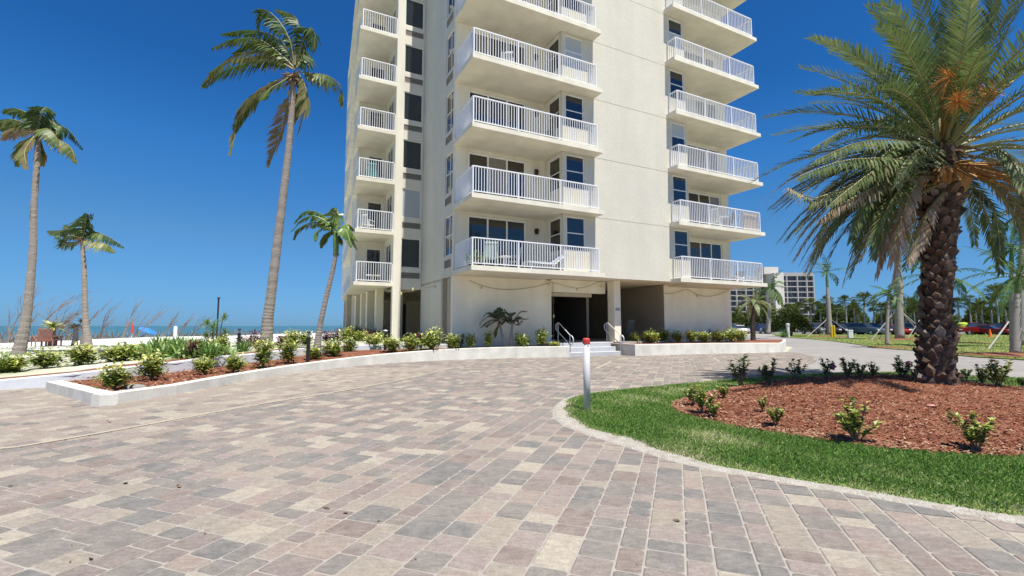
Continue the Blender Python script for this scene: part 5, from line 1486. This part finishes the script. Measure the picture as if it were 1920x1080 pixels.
dl = [(12,640,31,52,560,'leftmost bare dead tree behind the tall left palm'),(45,640,33,30,545,'bare forked dead tree just left of the tall left palm trunk'),(60,638,34,118,548,'tall bare dead tree leaning right between the two left palms'),
      (88,638,35,148,575,'bare dead tree leaning over the red beach chairs'),(105,637,36,158,590,'low dark dead tree left of the short coconut palm'),(120,638,38,196,585,'spreading dead tree behind the short coconut palm'),
      (185,634,41,218,572,'bare dead tree right of the short coconut palm'),(228,632,43,258,565,'tallest bare dead tree right of the short palm'),(252,632,44,288,572,'bare dead tree left of the blue canopy'),
      (305,629,48,330,585,'thin dead tree near the white post'),(330,628,50,352,590,'thin dead tree just right of the white post'),(358,627,53,392,595,'faint dead tree left of the dark pole'),(150,640,36,90,600,'fallen dead tree lying across the sand')]
for i, (a, b, Y, tx, ty, lb) in enumerate(dl): dead_tree(a, b, Y, tx, ty, 400+i, lb)
# low grey brush
rg = random.Random(9); q = MB()
for i in range(900):
    px = rg.uniform(-60, 640); Y = 31+ (px+60)/700*45 + rg.uniform(-1.5, 2.5); x, y = gy(px, Y, .1)
    L = rg.uniform(.3, 1.3)*(1.3 if px < 40 else .8); a = rg.uniform(-.9, 1.4); d = Vector((math.sin(a), rg.uniform(-.4, .4), abs(math.cos(a))))
    q.tube([(x, y, .0), (x+d.x*L*.5, y+d.y*L*.5, .0+d.z*L*.55), (x+d.x*L, y+d.y*L, d.z*L)], [.03, .02, .008], 3, cap=False)
tag(q.build('dead_brush', dead_m), kind='stuff')
# small thatch headed palms
def tuft_palm(px, pb, Y, pt, lb, m_, r_):
    z = .2; b0 = Vector((*gy(px, Y, z), z)); zt = zy(pt, Y)-z; t = thing('stunted_palm', lb, 'small palm', b0)
    q = MB(); q.tube([(0,0,-.1),(.05,0,zt*.5),(.0,0,zt)], [.16,.12,.10], 8); q.build('trunk', trunk_m, t)
    rg = random.Random(int(px)); q = MB()
    for i in range(46):
        a = rg.uniform(0, 6.28); el = rg.uniform(-.5, .6); d = Vector((math.cos(a)*math.cos(el), math.sin(a)*math.cos(el), math.sin(el)))
        leaf(q, Vector((0,0,zt)), d, Vector((0,0,1)), r_*rg.uniform(.5, 1.1), .12, rg.uniform(.4, 1))
    q.build('crown', m_, t)
tuft_palm(97, 640, 26, 612, 'stunted palm with a flat yellow green crown behind the red beach chairs', croton_m, .75)
tuft_palm(139, 645, 26, 612, 'stunted palm with a brown ragged crown left of the short coconut palm', date_m, .5)
tuft_palm(155, 642, 27, 602, 'bare brown topped stump palm behind the short coconut palm', fibre_m, .45)
# adirondack chairs
ad_m = mat('faded_red_wood', (.33,.15,.11), .8)
def adir(px, py, lb, rz):
    z = .2; x, y = gp(px, py, z); t = thing('beach_chair', lb, 'beach chair', (x, y, z), rz, 'red wooden beach chairs')
    q = MB()
    for i in range(5): q.add([(-.27+.11*i,.15,.28),(-.18+.11*i,.15,.28),(-.18+.11*i,.45,.95),(-.27+.11*i,.45,.95),(-.27+.11*i,.18,.27),(-.18+.11*i,.18,.27),(-.18+.11*i,.48,.94),(-.27+.11*i,.48,.94)], [(0,1,2,3),(4,7,6,5),(0,4,5,1),(1,5,6,2),(2,6,7,3),(3,7,4,0)])
    q.build('backrest', ad_m, t); q = MB(); q.add([(-.28,-.4,.36),(.28,-.4,.36),(.28,.2,.26),(-.28,.2,.26),(-.28,-.4,.39),(.28,-.4,.39),(.28,.2,.29),(-.28,.2,.29)], [(0,3,2,1),(4,5,6,7),(0,1,5,4),(1,2,6,5),(2,3,7,6),(3,0,4,7)]); q.build('seat', ad_m, t)
    for sx in (-1, 1):
        q = MB(); q.box(sx*.33-.06, sx*.33+.06, -.42, .3, .54, .565); q.build('armrest', ad_m, t)
        q = MB(); q.box(sx*.33-.02, sx*.33+.02, -.40, -.33, 0, .54); q.build('leg', ad_m, t)
        q = MB(); q.box(sx*.33-.02, sx*.33+.02, .20, .28, 0, .54); q.build('leg', ad_m, t)
adir(93, 649, 'faded red wooden beach chair on the sand, the right one of the pair', R(150)); adir(79, 650, 'faded red wooden beach chair on the sand, the left one of the pair', R(-120))
# stone urns
urn_m = mat('weathered_white_stone', (.66,.66,.64), .9, .1, noise=.15, nscale=6, bump=.4, bscale=20)
def urn(px, py, z, w_, h_, lb):
    x, y = gp(px, py, z); o = MB(); o.lathe([(w_*.32,0),(w_*.34,.04),(w_*.26,h_*.25),(w_*.36,h_*.55),(w_*.47,h_*.85),(w_*.5,h_*.95),(w_*.5,h_),(w_*.44,h_),(w_*.40,h_*.8),(.0,h_*.8)], 22)
    o = o.build('stone_urn', urn_m, smooth=False); o.location = (x, y, z); tag(o, lb, 'urn', 'weathered white garden urns')
urn(199, 681, .26, .42, .40, 'tapered white stone urn between two crotons behind the left wall')
urn(152, 677, .22, .36, .30, 'low rounded white urn half hidden behind a croton, left one')
urn(534, 643, .45, .62, .36, 'pale white urn between the big palm and the thin palm')
# posts, pole, canopy
q = MB(); q.lathe([(.14,0),(.14,1.0),(.10,1.06),(.0,1.08)], 14); o = q.build('white_post', urn_m); x, y = gy(328, 38, .2); o.location = (x, y, .2); tag(o, 'short white round post on the sand right of the blue canopy', 'post')
q = MB(); q.lathe([(.06,0),(.06,3.2),(.11,3.22),(.11,3.3)], 10); o = q.build('dark_pole', black_m); x, y = gy(406, 36, .2); o.location = (x, y, .2); tag(o, 'thin dark pole rising above the tufted plant', 'pole')
bl = mat('blue_fabric', (.04,.18,.60), .7)
t = thing('beach_umbrella', 'bright blue beach umbrella tilted over the sand', 'umbrella', (*gy(282, 47, .1), .1), scale=.72)
q = MB(); q.tube([(0,0,0),(-.3,0,1.2)], .025, 6); q.build('pole', white_m, t)
q = MB(); n = 10; c_ = Vector((-.3,0,1.35)); ax = Vector((.45,0,.9)).normalized(); u_ = ax.cross(Vector((0,1,0))).normalized(); v_ = ax.cross(u_)
q.add([tuple(c_)]+[tuple(c_-ax*.35+u_*math.cos(6.283*i/n)*1.15+v_*math.sin(6.283*i/n)*1.15) for i in range(n)], [(0, 1+i, 1+(i+1) % n) for i in range(n)])
q.add([tuple(c_-ax*.03)]+[tuple(c_-ax*.38+u_*math.cos(6.283*i/n)*1.12+v_*math.sin(6.283*i/n)*1.12) for i in range(n)], [(0, 1+(i+1) % n, 1+i) for i in range(n)])
q.build('canopy', bl, t)
rdm = mat('red_fabric', (.45,.06,.05), .7)
t = thing('red_figure_stand_in', 'folded red umbrella standing on the sand left of the blue one', 'umbrella', (*gy(247, 43, .1), .1))  # umbrella shape added in place of a tiny upright red figure
q = MB(); q.tube([(0,0,0),(0,0,1.5)], .025, 6); q.build('pole', white_m, t)
q = MB(); q.lathe([(.05,.5),(.14,.6),(.10,1.2),(.02,1.5)], 10); q.build('canopy', rdm, t)

# ------------------------------------------------------------------ far hotel
hot = mat('hotel_wall', (.20,.195,.19), .9, .2, noise=.06, nscale=.05); hotw = mat('hotel_white', (.33,.33,.335), .9, .2); hwin = mat('hotel_window', (.045,.05,.07), .25, .5)
YH = 231.0; hotpale = mat('hotel_pale', (.55,.53,.50), .9, .2)
def hx(px): return gy(px, YH, 20)[0]
hotel = thing('distant_hotel', 'distant white and grey hotel block with a grid of dark windows', 'building', (hx(1466), YH, 0))
X0 = hx(1466)
def wing(x0, x1, zt, bays, floors, yoff=0, solid=None):
    q = MB(); q.box(x0, x1, yoff+1.2, yoff+16, 0, zt); q.build('wall', hot, hotel)
    q = MB()
    for k in range(floors+1): z = zt-1.2-k*2.75; q.box(x0, x1, yoff, yoff+1.199, z, z+.45)
    for b in bays: q.box(b-.25, b+.25, yoff-.05, yoff+1.198, zt-1.2-floors*2.75, zt)
    q.box(x0, x1, yoff-.02, yoff+1.198, zt-.75, zt+.5); q.build('facade_grid', hotw, hotel)
    for k in range(floors):
        for a, b in zip(bays, bays[1:]):
            z = zt-1.2-k*2.75; wq = MB(); xm = (a+b)/2
            wq.box(a+.4, xm-.15, yoff+1.10, yoff+1.18, z-1.9, z-.05); wq.box(xm+.15, b-.4, yoff+1.10, yoff+1.18, z-1.9, z-.05)
            wq.build('window', hwin, hotel)
bb = [hx(p)-X0 for p in (1466.5, 1476, 1496, 1513.5, 1526.5)]
zt = zy(513, YH)
wing(bb[0], bb[-1], zt, bb, 8)
b2 = [hx(p)-X0 for p in (1374, 1392, 1410, 1425, 1438, 1448)]
wing(b2[0], b2[-1], zy(518, YH), b2, 8, 6)
q = MB(); q.box(hx(1449)-X0, hx(1466)-X0, -2, 14, 0, zy(512, YH)); q.build('lift_shaft', hotpale, hotel)
q = MB(); q.box(hx(1436)-X0, hx(1463)-X0, 1, 12, zy(513, YH)-.01, zy(500, YH)); q.build('roof_house', hotpale, hotel)
q = MB(); q.box(0, 60, 0, 8, 0, 3.6); q.build('wall', hot); lo = bpy.data.objects['wall.002'] if 'wall.002' in bpy.data.objects else q
for o in list(bpy.data.objects):
    if o.name.startswith('wall') and o.parent is None and not o.get('label'):
        o.name = 'long_low_building'; o.location = (gy(1760, 135, 1)[0], 135, 0); tag(o, 'long low pale building far behind the car park', 'building')

# ------------------------------------------------------------------ cars
tyre = mat('tyre', (.02,.02,.02), .9); rim = mat('wheel_rim', (.4,.4,.42), .35, .5, metal=.7); cg = mat('car_glass', (.02,.025,.03), .05, .9); hl_m = mat('headlight_lens', (.7,.7,.7), .15, .8); tail = mat('tail_lamp', (.35,.01,.01), .3, .5)
PAINT = {}
def paint(c):
    if c not in PAINT:
        PAINT[c] = mat('car_paint_%d' % len(PAINT), c, .25, .6, metal=.3)
    return PAINT[c]
def loft(mb, prof, hw, taper):
    """side profile (x,z) closed, extruded across y with a rounded-in edge"""
    n = len(prof); c = (sum(p[0] for p in prof)/n, sum(p[1] for p in prof)/n); vs = []
    for (y, s_) in ((-hw, .94), (-hw+.09, 1), (hw-.09, 1), (hw, .94)):
        for (x, z) in prof: vs.append((c[0]+(x-c[0])*s_, y*(1-taper*max(0, z-.9)), c[1]+(z-c[1])*s_))
    fs = [tuple(range(n)), tuple(range(4*n-1, 3*n-1, -1))]
    for k in range(3):
        for i in range(n): fs.append((k*n+i, (k+1)*n+i, (k+1)*n+(i+1) % n, k*n+(i+1) % n))
    mb.add(vs, fs)
def make_car(kind, col, label, px, Y, rz):
    x, y = gy(px, Y, 0); t = thing('parked_car', label, 'car' if kind != 'pickup' else 'pickup truck', (x, y, .0), rz, 'cars parked beyond the lawn')
    if kind == 'suv': body = [(-2.3,.35),(2.3,.35),(2.35,.7),(2.2,.98),(1.0,1.08),(-2.25,1.1),(-2.35,.7)]; cab = [(1.05,1.05),(.35,1.68),(-1.9,1.72),(-2.25,1.08)]
    elif kind == 'sedan': body = [(-2.3,.3),(2.3,.3),(2.35,.6),(2.15,.82),(1.0,.92),(-1.6,.95),(-2.25,.92),(-2.35,.6)]; cab = [(.95,.9),(.2,1.38),(-1.0,1.40),(-1.75,.93)]
    else: body = [(-2.7,.45),(2.6,.45),(2.65,.8),(2.5,1.05),(1.3,1.15),(-2.7,1.15)]; cab = [(1.3,1.12),(.7,1.75),(-.7,1.78),(-.8,1.13)]
    q = MB(); loft(q, body, .92, .05); q.build('body', paint(col), t, smooth=False)
    q = MB(); loft(q, [(p[0]*.98, p[1]) for p in cab], .78, .25); q.build('windows', cg, t)
    zt_ = max(p[1] for p in cab); xs = sorted(p[0] for p in cab if p[1] > zt_-.1)
    q = MB(); q.bbox(xs[0]-.05, xs[-1]+.05, -.66, .66, zt_-.03, zt_+.035, .03); q.build('roof', paint(col), t)
    for wx in (-1.45, 1.45):
        for sy in (-1, 1):
            q = MB(); r_ = .36 if kind != 'sedan' else .32; pts = [(wx, sy*.72, r_), (wx, sy*.93, r_)]; q.tube(pts, r_, 16); wh = q.build('wheel', tyre, t)
            q = MB(); q.tube([(wx, sy*.925, r_), (wx, sy*.945, r_)], r_*.62, 12); q.build('rim', rim, wh)
    fx = max(p[0] for p in body)
    for sy in (-1, 1):
        q = MB(); q.bbox(fx-.12, fx+.01, sy*.62-.2, sy*.62+.2, .68, .84, .02); q.build('headlight', hl_m, t)
        q = MB(); q.bbox(-fx-.01, -fx+.1, sy*.7-.12, sy*.7+.12, .75, .95, .02); q.build('tail_light', tail, t)
    return t
F = R(-100)   # facing the camera roughly
cars = [('suv',(.045,.05,.055),1377,88,F,'dark parked car just visible right of the tower corner'),('sedan',(.55,.55,.56),1388,80,F,'white parked car right of the tower corner'),('suv',(.05,.045,.16),1426,82,F+.2,'purple blue parked car behind the twin stemmed palm'),
        ('suv',(.025,.045,.05),1458,74,R(160),'dark teal parked car left of the dark bush'),('suv',(.18,.19,.20),1529,73,F+.25,'silver grey parked car left of the braced windblown palm'),('suv',(.02,.018,.018),1553,72,F,'black parked car behind the braced windblown palm'),
        ('suv',(.03,.03,.055),1574,72,F+.2,'dark purple parked car right of the yellow posts'),('suv',(.05,.075,.10),1594,73,F+.25,'dark blue parked car behind the white utility boxes'),('suv',(.08,.11,.14),1622,69,F+.5,'blue grey parked car with a bright glint on its side'),
        ('suv',(.045,.015,.018),1652,71,F+.3,'dark maroon parked car beside the bright red one'),('sedan',(.35,.015,.02),1677,71,F+.1,'bright red parked car left of the tall royal palm'),('suv',(.05,.013,.015),1699,72,F,'maroon parked car right of the tall royal palm'),('suv',(.09,.12,.14),1721,70,F+.4,'grey blue parked car just left of the date palm trunk'),
        ('pickup',(.20,.012,.012),1817,69,R(195),'red pickup truck carrying a yellow green load'),('suv',(.02,.022,.03),1838,76,F,'dark parked car behind the red sedan'),('sedan',(.26,.012,.015),1856,68,F+.6,'shiny red parked sedan beside the orange cone'),('suv',(.02,.02,.025),1861,79,F+.1,'black parked car standing far behind the shiny red sedan'),
        ('suv',(.025,.025,.03),1884,70,R(170),'black parked car at the right of the red sedan'),('suv',(.30,.02,.03),1914,66,F,'red parked car at the right edge'),
        ('suv',(.5,.5,.5),1610,84,F,'pale parked car far behind the blue grey one'),('suv',(.5,.5,.5),1655,86,F,'white parked car far behind the maroon one'),('suv',(.04,.05,.07),1640,80,F,'navy parked car in the second row'),('suv',(.05,.05,.05),1585,82,F,'charcoal parked car in the second row'),
        ('suv',(.06,.02,.02),1539,82,F,'brown parked car in the second row behind the silver one'),('suv',(.05,.06,.09),1710,82,F,'slate parked car in the second row')]
for k_, c_, px_, Y_, r_, lb_ in cars: make_car(k_, c_, lb_, px_, Y_, r_)
q = MB(); q.lathe([(.0,0),(.85,.02),(.8,.6),(.5,.75),(.0,.8)], 16); o = q.build('cargo_cover', mat('lime_cover', (.45,.55,.06), .6)); x, y = gy(1808, 69, 1.2); o.location = (x, y, 1.155); o.scale = (1.0, .8, .85); tag(o, 'yellow green covered load in the bed of the red pickup', 'cover')

# ------------------------------------------------------------------ lawn furniture: braces, posts, cone, mulch rings
wood = mat('pale_timber', (.40,.375,.35), .9, .1, noise=.1, nscale=5)
def brace(px, py, Y, H, spread, lb, angs):
    z = .03; t = thing('palm_brace', lb, 'tree brace', (*gy(px, Y, z), z), group='timber braces on young palms')
    for a in angs:
        q = MB(); q.tube([(math.cos(a)*spread, math.sin(a)*spread, -.05), (math.cos(a)*.3, math.sin(a)*.3, H)], .045, 4); q.build('stake', wood, t)
brace(1556, 627, 56, 2.0, 2.7, 'pale timber props against the windblown young palm', (R(-10), R(180), R(80)))
brace(1687, 634, 44, 2.6, 2.5, 'white timber props against the tall royal palm', (R(-55), R(0), R(175), R(90)))
brace(1740, 628, 50, 2.6, 2.3, 'pale timber prop left of the date palm trunk', (R(185), R(60)))
brace(1904, 655, 26, 1.5, 1.9, 'timber props beside the palm at the right edge', (R(190), R(20)))
yl = mat('yellow_paint', (.62,.42,.02), .5)
for i, px in enumerate((1560, 1564.5)):
    Y = 52; q = MB(); q.lathe([(.11,0),(.11,1.25),(.09,1.33),(.0,1.35)], 12); o = q.build('yellow_post', yl); x, y = gy(px, Y+i*.5, 0); o.location = (x, y, .02); tag(o, ['yellow safety post under the windblown palm, the left one', 'yellow safety post under the windblown palm, the right one'][i], 'post', 'yellow safety posts')
for i, px in enumerate((1592.5, 1596.8)):
    q = MB(); q.bbox(-.13, .13, -.13, .13, 0, .75, .03); q.bbox(-.15, .15, -.15, .15, .75, .84, .03); o = q.build('utility_box', urn_m); x, y = gy(px, 50+i*.6, 0); o.location = (x, y, .02); tag(o, ['white utility box on the lawn, the left one', 'white utility box on the lawn, the right one'][i], 'utility box', 'white utility boxes on the lawn')
om = mat('cone_orange', (.75,.16,.02), .6)
t = thing('traffic_cone', 'orange traffic cone on the grass in front of the red sedan', 'cone', (*gy(1857, 55, 0), .03))
q = MB(); q.bbox(-.24,.24,-.24,.24,0,.05,.01); q.build('base', om, t); q = MB(); q.lathe([(.18,.05),(.05,.85),(.03,.88)], 14); q.build('cone', om, t)
t = thing('meter_post', 'grey meter post with a weedy plant beside the road', 'post', (*gy(1478, 53, 0), 0))
q = MB(); q.lathe([(.16,0),(.16,1.3),(.2,1.35),(.2,1.55),(.0,1.6)], 12); q.build('post', urn_m, t); inst('foliage', GR, t, (-.5, 0, 0), scale=(1.6, 1.6, 1.9))
q = MB()
for px, Y, r_ in ((1663, 28.0, 1.0), (1700, 27.5, .8), (1687, 44, 2.2), (1736, 50, 2), (1904, 20.6, 2.1), (1556, 56, 2.2), (1760, 25.5, .9), (1560, 38, .01), (1820, 36, 1.2)):
    x, y = gy(px, Y, 0); n = 24; rgx = random.Random(int(px)); vs = [(x+math.cos(6.283*i/n)*r_*rgx.uniform(.85, 1.1), y+math.sin(6.283*i/n)*r_*rgx.uniform(.85, 1.1), .036) for i in range(n)]
    q.add(vs+[(x, y, .16 if r_ > 1.9 else .08)], [(i, (i+1) % n, n) for i in range(n)])
tag(q.build('lawn_mulch', mulch_m), kind='structure')
for i, (a, b) in enumerate(((1225, 652), (1226, 651))): pass
# stone in front bed
q = MB(); rgx = random.Random(5); vs = []; n = 14
for j in range(5):
    for i in range(n): r_ = (1, .95, .8, .5, .0)[j]*rgx.uniform(.88, 1.1); vs.append((math.cos(6.283*i/n)*.22*r_, math.sin(6.283*i/n)*.14*r_, (0, .03, .055, .07, .075)[j]))
q.add(vs, [(j*n+i, j*n+(i+1) % n, (j+1)*n+(i+1) % n, (j+1)*n+i) for j in range(4) for i in range(n)])
o = q.build('flat_stone', mat('grey_stone', (.25,.23,.22), .9, .1, noise=.2, nscale=12), smooth=True); zz = bed_at(250, 725); o.location = (*gp(250, 727, zz), zz-.01); tag(o, 'flat grey stone in the mulch beside the nearest croton', 'stone')
# leaf litter on the pavers
q = MB(); rg = random.Random(6)
lm_ = mat('dry_leaf_bits', (.10,.07,.05), .9, tone=[(0,(.04,.035,.03)),(1,(.20,.13,.08))])
for i in range(46):
    px, py = (rg.uniform(0, 1500), rg.uniform(760, 1060)) if i > 25 else rg.choice([(336, 908), (235, 906), (335, 910), (18, 911), (205, 790), (645, 962), (612, 952), (1272, 975), (1880, 960)])
    x, y = gp(px+rg.uniform(-4, 4), py+rg.uniform(-2, 2), .02); s_ = rg.uniform(.005, .014) if i > 25 else rg.uniform(.012, .022); a = rg.uniform(0, 6.28)
    q.add([(x+math.cos(a+k)*s_*(1.6 if k in (0,) else .7), y+math.sin(a+k)*s_*.7, .016+rg.uniform(0, .008)) for k in (0, 1.5, 3.1, 4.6)], [(0,1,2,3)], rg.random())
tag(q.build('leaf_litter', lm_), kind='stuff')

# ------------------------------------------------------------------ far trees
fan_m = mat('far_palm_leaf', (.06,.10,.03), .9, .05, tone=[(0,(.04,.055,.018)),(.5,(.09,.12,.03)),(1,(.19,.20,.07))], trans=.1)
def fan_crown(seed, r_, n=46, droop=.5):
    rg = random.Random(seed); q = MB()
    for i in range(n):
        az = rg.uniform(0, 6.28); el = rg.uniform(-.9, 1.45); d = Vector((math.cos(az)*math.cos(el), math.sin(az)*math.cos(el), math.sin(el)))
        hub = d*r_*rg.uniform(.35, .55); s_ = d.cross(Vector((0,0,1))).normalized(); tn = min(1, max(0, .3+.35*d.z+rg.gauss(0, .15)))
        for k in range(9):
            a = R(-75+150*k/8); dd = (d*math.cos(a)+s_*math.sin(a)).normalized(); L = r_*rg.uniform(.4, .6)*(1 if abs(a) < 1 else .8)
            e = dd.cross(d if abs(dd.dot(d)) < .95 else s_).normalized()*.0+s_*.06*math.cos(a)+d*.06*math.sin(a)
            b = len(q.v); tip = hub+dd*L-Vector((0,0,droop*L*.5)); mid = hub+dd*L*.55
            q.v += [hub[:], (mid+e)[:], tip[:], (mid-e)[:]]; q.f.append((b, b+1, b+2, b+3)); q.t.append(tn); q.m.append(0)
        q.tube([Vector((0,0,0)), hub], .02, 3, .2, cap=False)
    return q.mesh('crown', fan_m)
FC = [fan_crown(500+i, 1.7) for i in range(3)]; FT = MB(); FT.tube([(0,0,0),(0.1,0,.5),(0,0,1)], [.17,.14,.13], 7); FTm = FT.mesh('trunk', rtrunk_m, tones=False)
rg = random.Random(31)
fp = [(1500,100,579),(1522,96,574),(1540,104,581),(1553,92,568),(1571,100,586),(1588,90,567),(1603,104,580),(1624,84,566),(1641,100,576),(1655,96,582),(1672,104,577),(1700,92,574),(1716,100,586),(1735,90,572),(1800,88,572),(1822,98,566),(1845,104,575),(1862,84,574),(1888,96,582),(1905,90,575),(1560,108,590),(1612,110,588),(1686,108,583),(1780,100,578),(1873,76,553),(1480,108,583),(1465,100,590),(1832,110,584)]
words_ = ['left of the hotel roof line', 'below the hotel', 'right of the hotel', 'near the windblown palm', 'between the windblown palm and the royal palm', 'behind the royal palm', 'behind the date palm trunk', 'right of the date palm trunk', 'at the right edge']
for i, (px, Y, py) in enumerate(sorted(fp)):
    zt_ = zy(py, Y)+.3; x, y = gy(px, Y, 0)
    t = thing('cabbage_palm', 'far round headed palm beyond the car park, number %d from the left in the tree line' % (i+1) if False else 'round headed palm beyond the car park, %s' % (['first', 'second', 'third', 'fourth', 'fifth', 'sixth', 'seventh', 'eighth', 'ninth', 'tenth', 'eleventh', 'twelfth', 'thirteenth', 'fourteenth', 'fifteenth', 'sixteenth', 'seventeenth', 'eighteenth', 'nineteenth', 'twentieth', 'twenty-first', 'twenty-second', 'twenty-third', 'twenty-fourth', 'twenty-fifth', 'twenty-sixth', 'twenty-seventh', 'twenty-eighth'][i] + ' from the left'), 'palm tree', (x, y, 0), rg.uniform(0, 6), 'round headed palms beyond the car park')
    inst('trunk', FTm, t, scale=(1, 1, zt_)); k = rg.uniform(.95, 1.35); inst('crown', FC[i % 3], t, (0, 0, zt_), scale=(k, k, k*.9))
# dark spreading bush left of the cars, and the mass of far trees
q = MB(); rgx = random.Random(61)
for i in range(5200):
    a = rgx.uniform(0, 6.28); rr2 = rgx.random()**.5; x = math.cos(a)*rr2*2.6; y = math.sin(a)*rr2*1.8; zt_ = 3.6*(1-(rr2**2)*.75)*(1+.18*math.sin(a*5)+.1*math.sin(a*11)); z = zt_*rgx.uniform(.25, 1)**.5
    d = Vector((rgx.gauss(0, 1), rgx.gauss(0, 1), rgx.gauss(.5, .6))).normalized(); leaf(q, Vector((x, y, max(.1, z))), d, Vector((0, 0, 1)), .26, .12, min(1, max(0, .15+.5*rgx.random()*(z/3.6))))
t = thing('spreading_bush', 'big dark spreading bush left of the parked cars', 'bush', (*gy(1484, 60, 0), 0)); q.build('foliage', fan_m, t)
q = MB(); q.tube([(0,0,0),(.2,0,1),(.5,.2,2)], [.12,.1,.06], 6); q.tube([(0,0,0),(-.4,0,1),(-.9,.1,1.8)], [.12,.08,.05], 6); q.build('trunk', stem_m, t)
q = MB(); rgx = random.Random(62)
for i in range(34000):
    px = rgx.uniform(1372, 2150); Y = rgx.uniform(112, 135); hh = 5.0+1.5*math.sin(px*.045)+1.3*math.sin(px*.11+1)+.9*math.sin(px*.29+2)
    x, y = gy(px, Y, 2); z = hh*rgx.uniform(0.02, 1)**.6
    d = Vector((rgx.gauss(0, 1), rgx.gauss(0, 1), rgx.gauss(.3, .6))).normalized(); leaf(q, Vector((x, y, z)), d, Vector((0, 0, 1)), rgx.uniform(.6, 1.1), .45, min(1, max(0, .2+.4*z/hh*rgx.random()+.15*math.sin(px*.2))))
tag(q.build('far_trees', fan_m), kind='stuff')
# coarse lawn tufts
q = MB(); rgx = random.Random(63)
for i in range(9000):
    Y = 17+rgx.random()**2*50; px = rgx.uniform(1470, 2000); x, y = gy(px, Y, 0)
    if not inpoly(x, y, lawn): continue
    h = rgx.uniform(.03, .08); a = rgx.uniform(0, 6.28); ww = .02*Y/20
    q.add([(x-ww*math.cos(a), y-ww*math.sin(a), .03), (x+ww*math.cos(a), y+ww*math.sin(a), .03), (x+rgx.gauss(0,.03), y, .03+h)], [(0,1,2)], min(1, max(0, rgx.gauss(.62, .15))))
tag(q.build('lawn_grass', blade_m), kind='stuff')
# garden weeds on the sandy strip
q = MB(); rgx = random.Random(64)
for i in range(9000):
    px = rgx.uniform(-60, 640); k = rgx.random(); Y = 11+ (px+60)/700*8 + k*12; x, y = gy(px, Y, .2)
    if fbm(x, y, .5) < .5: continue
    zz = max(.21, (.30+px/640*.25)*(1-k)+.2*k); h = rgx.uniform(.03, .10); a = rgx.uniform(0, 6.28); ww = .012
    q.add([(x-ww*math.cos(a), y-ww*math.sin(a), zz-.02), (x+ww*math.cos(a), y+ww*math.sin(a), zz-.02), (x+rgx.gauss(0,.04), y, zz+h)], [(0,1,2)], min(1, max(0, rgx.gauss(.6, .25))))
tag(q.build('garden_weeds', blade_m), kind='stuff')
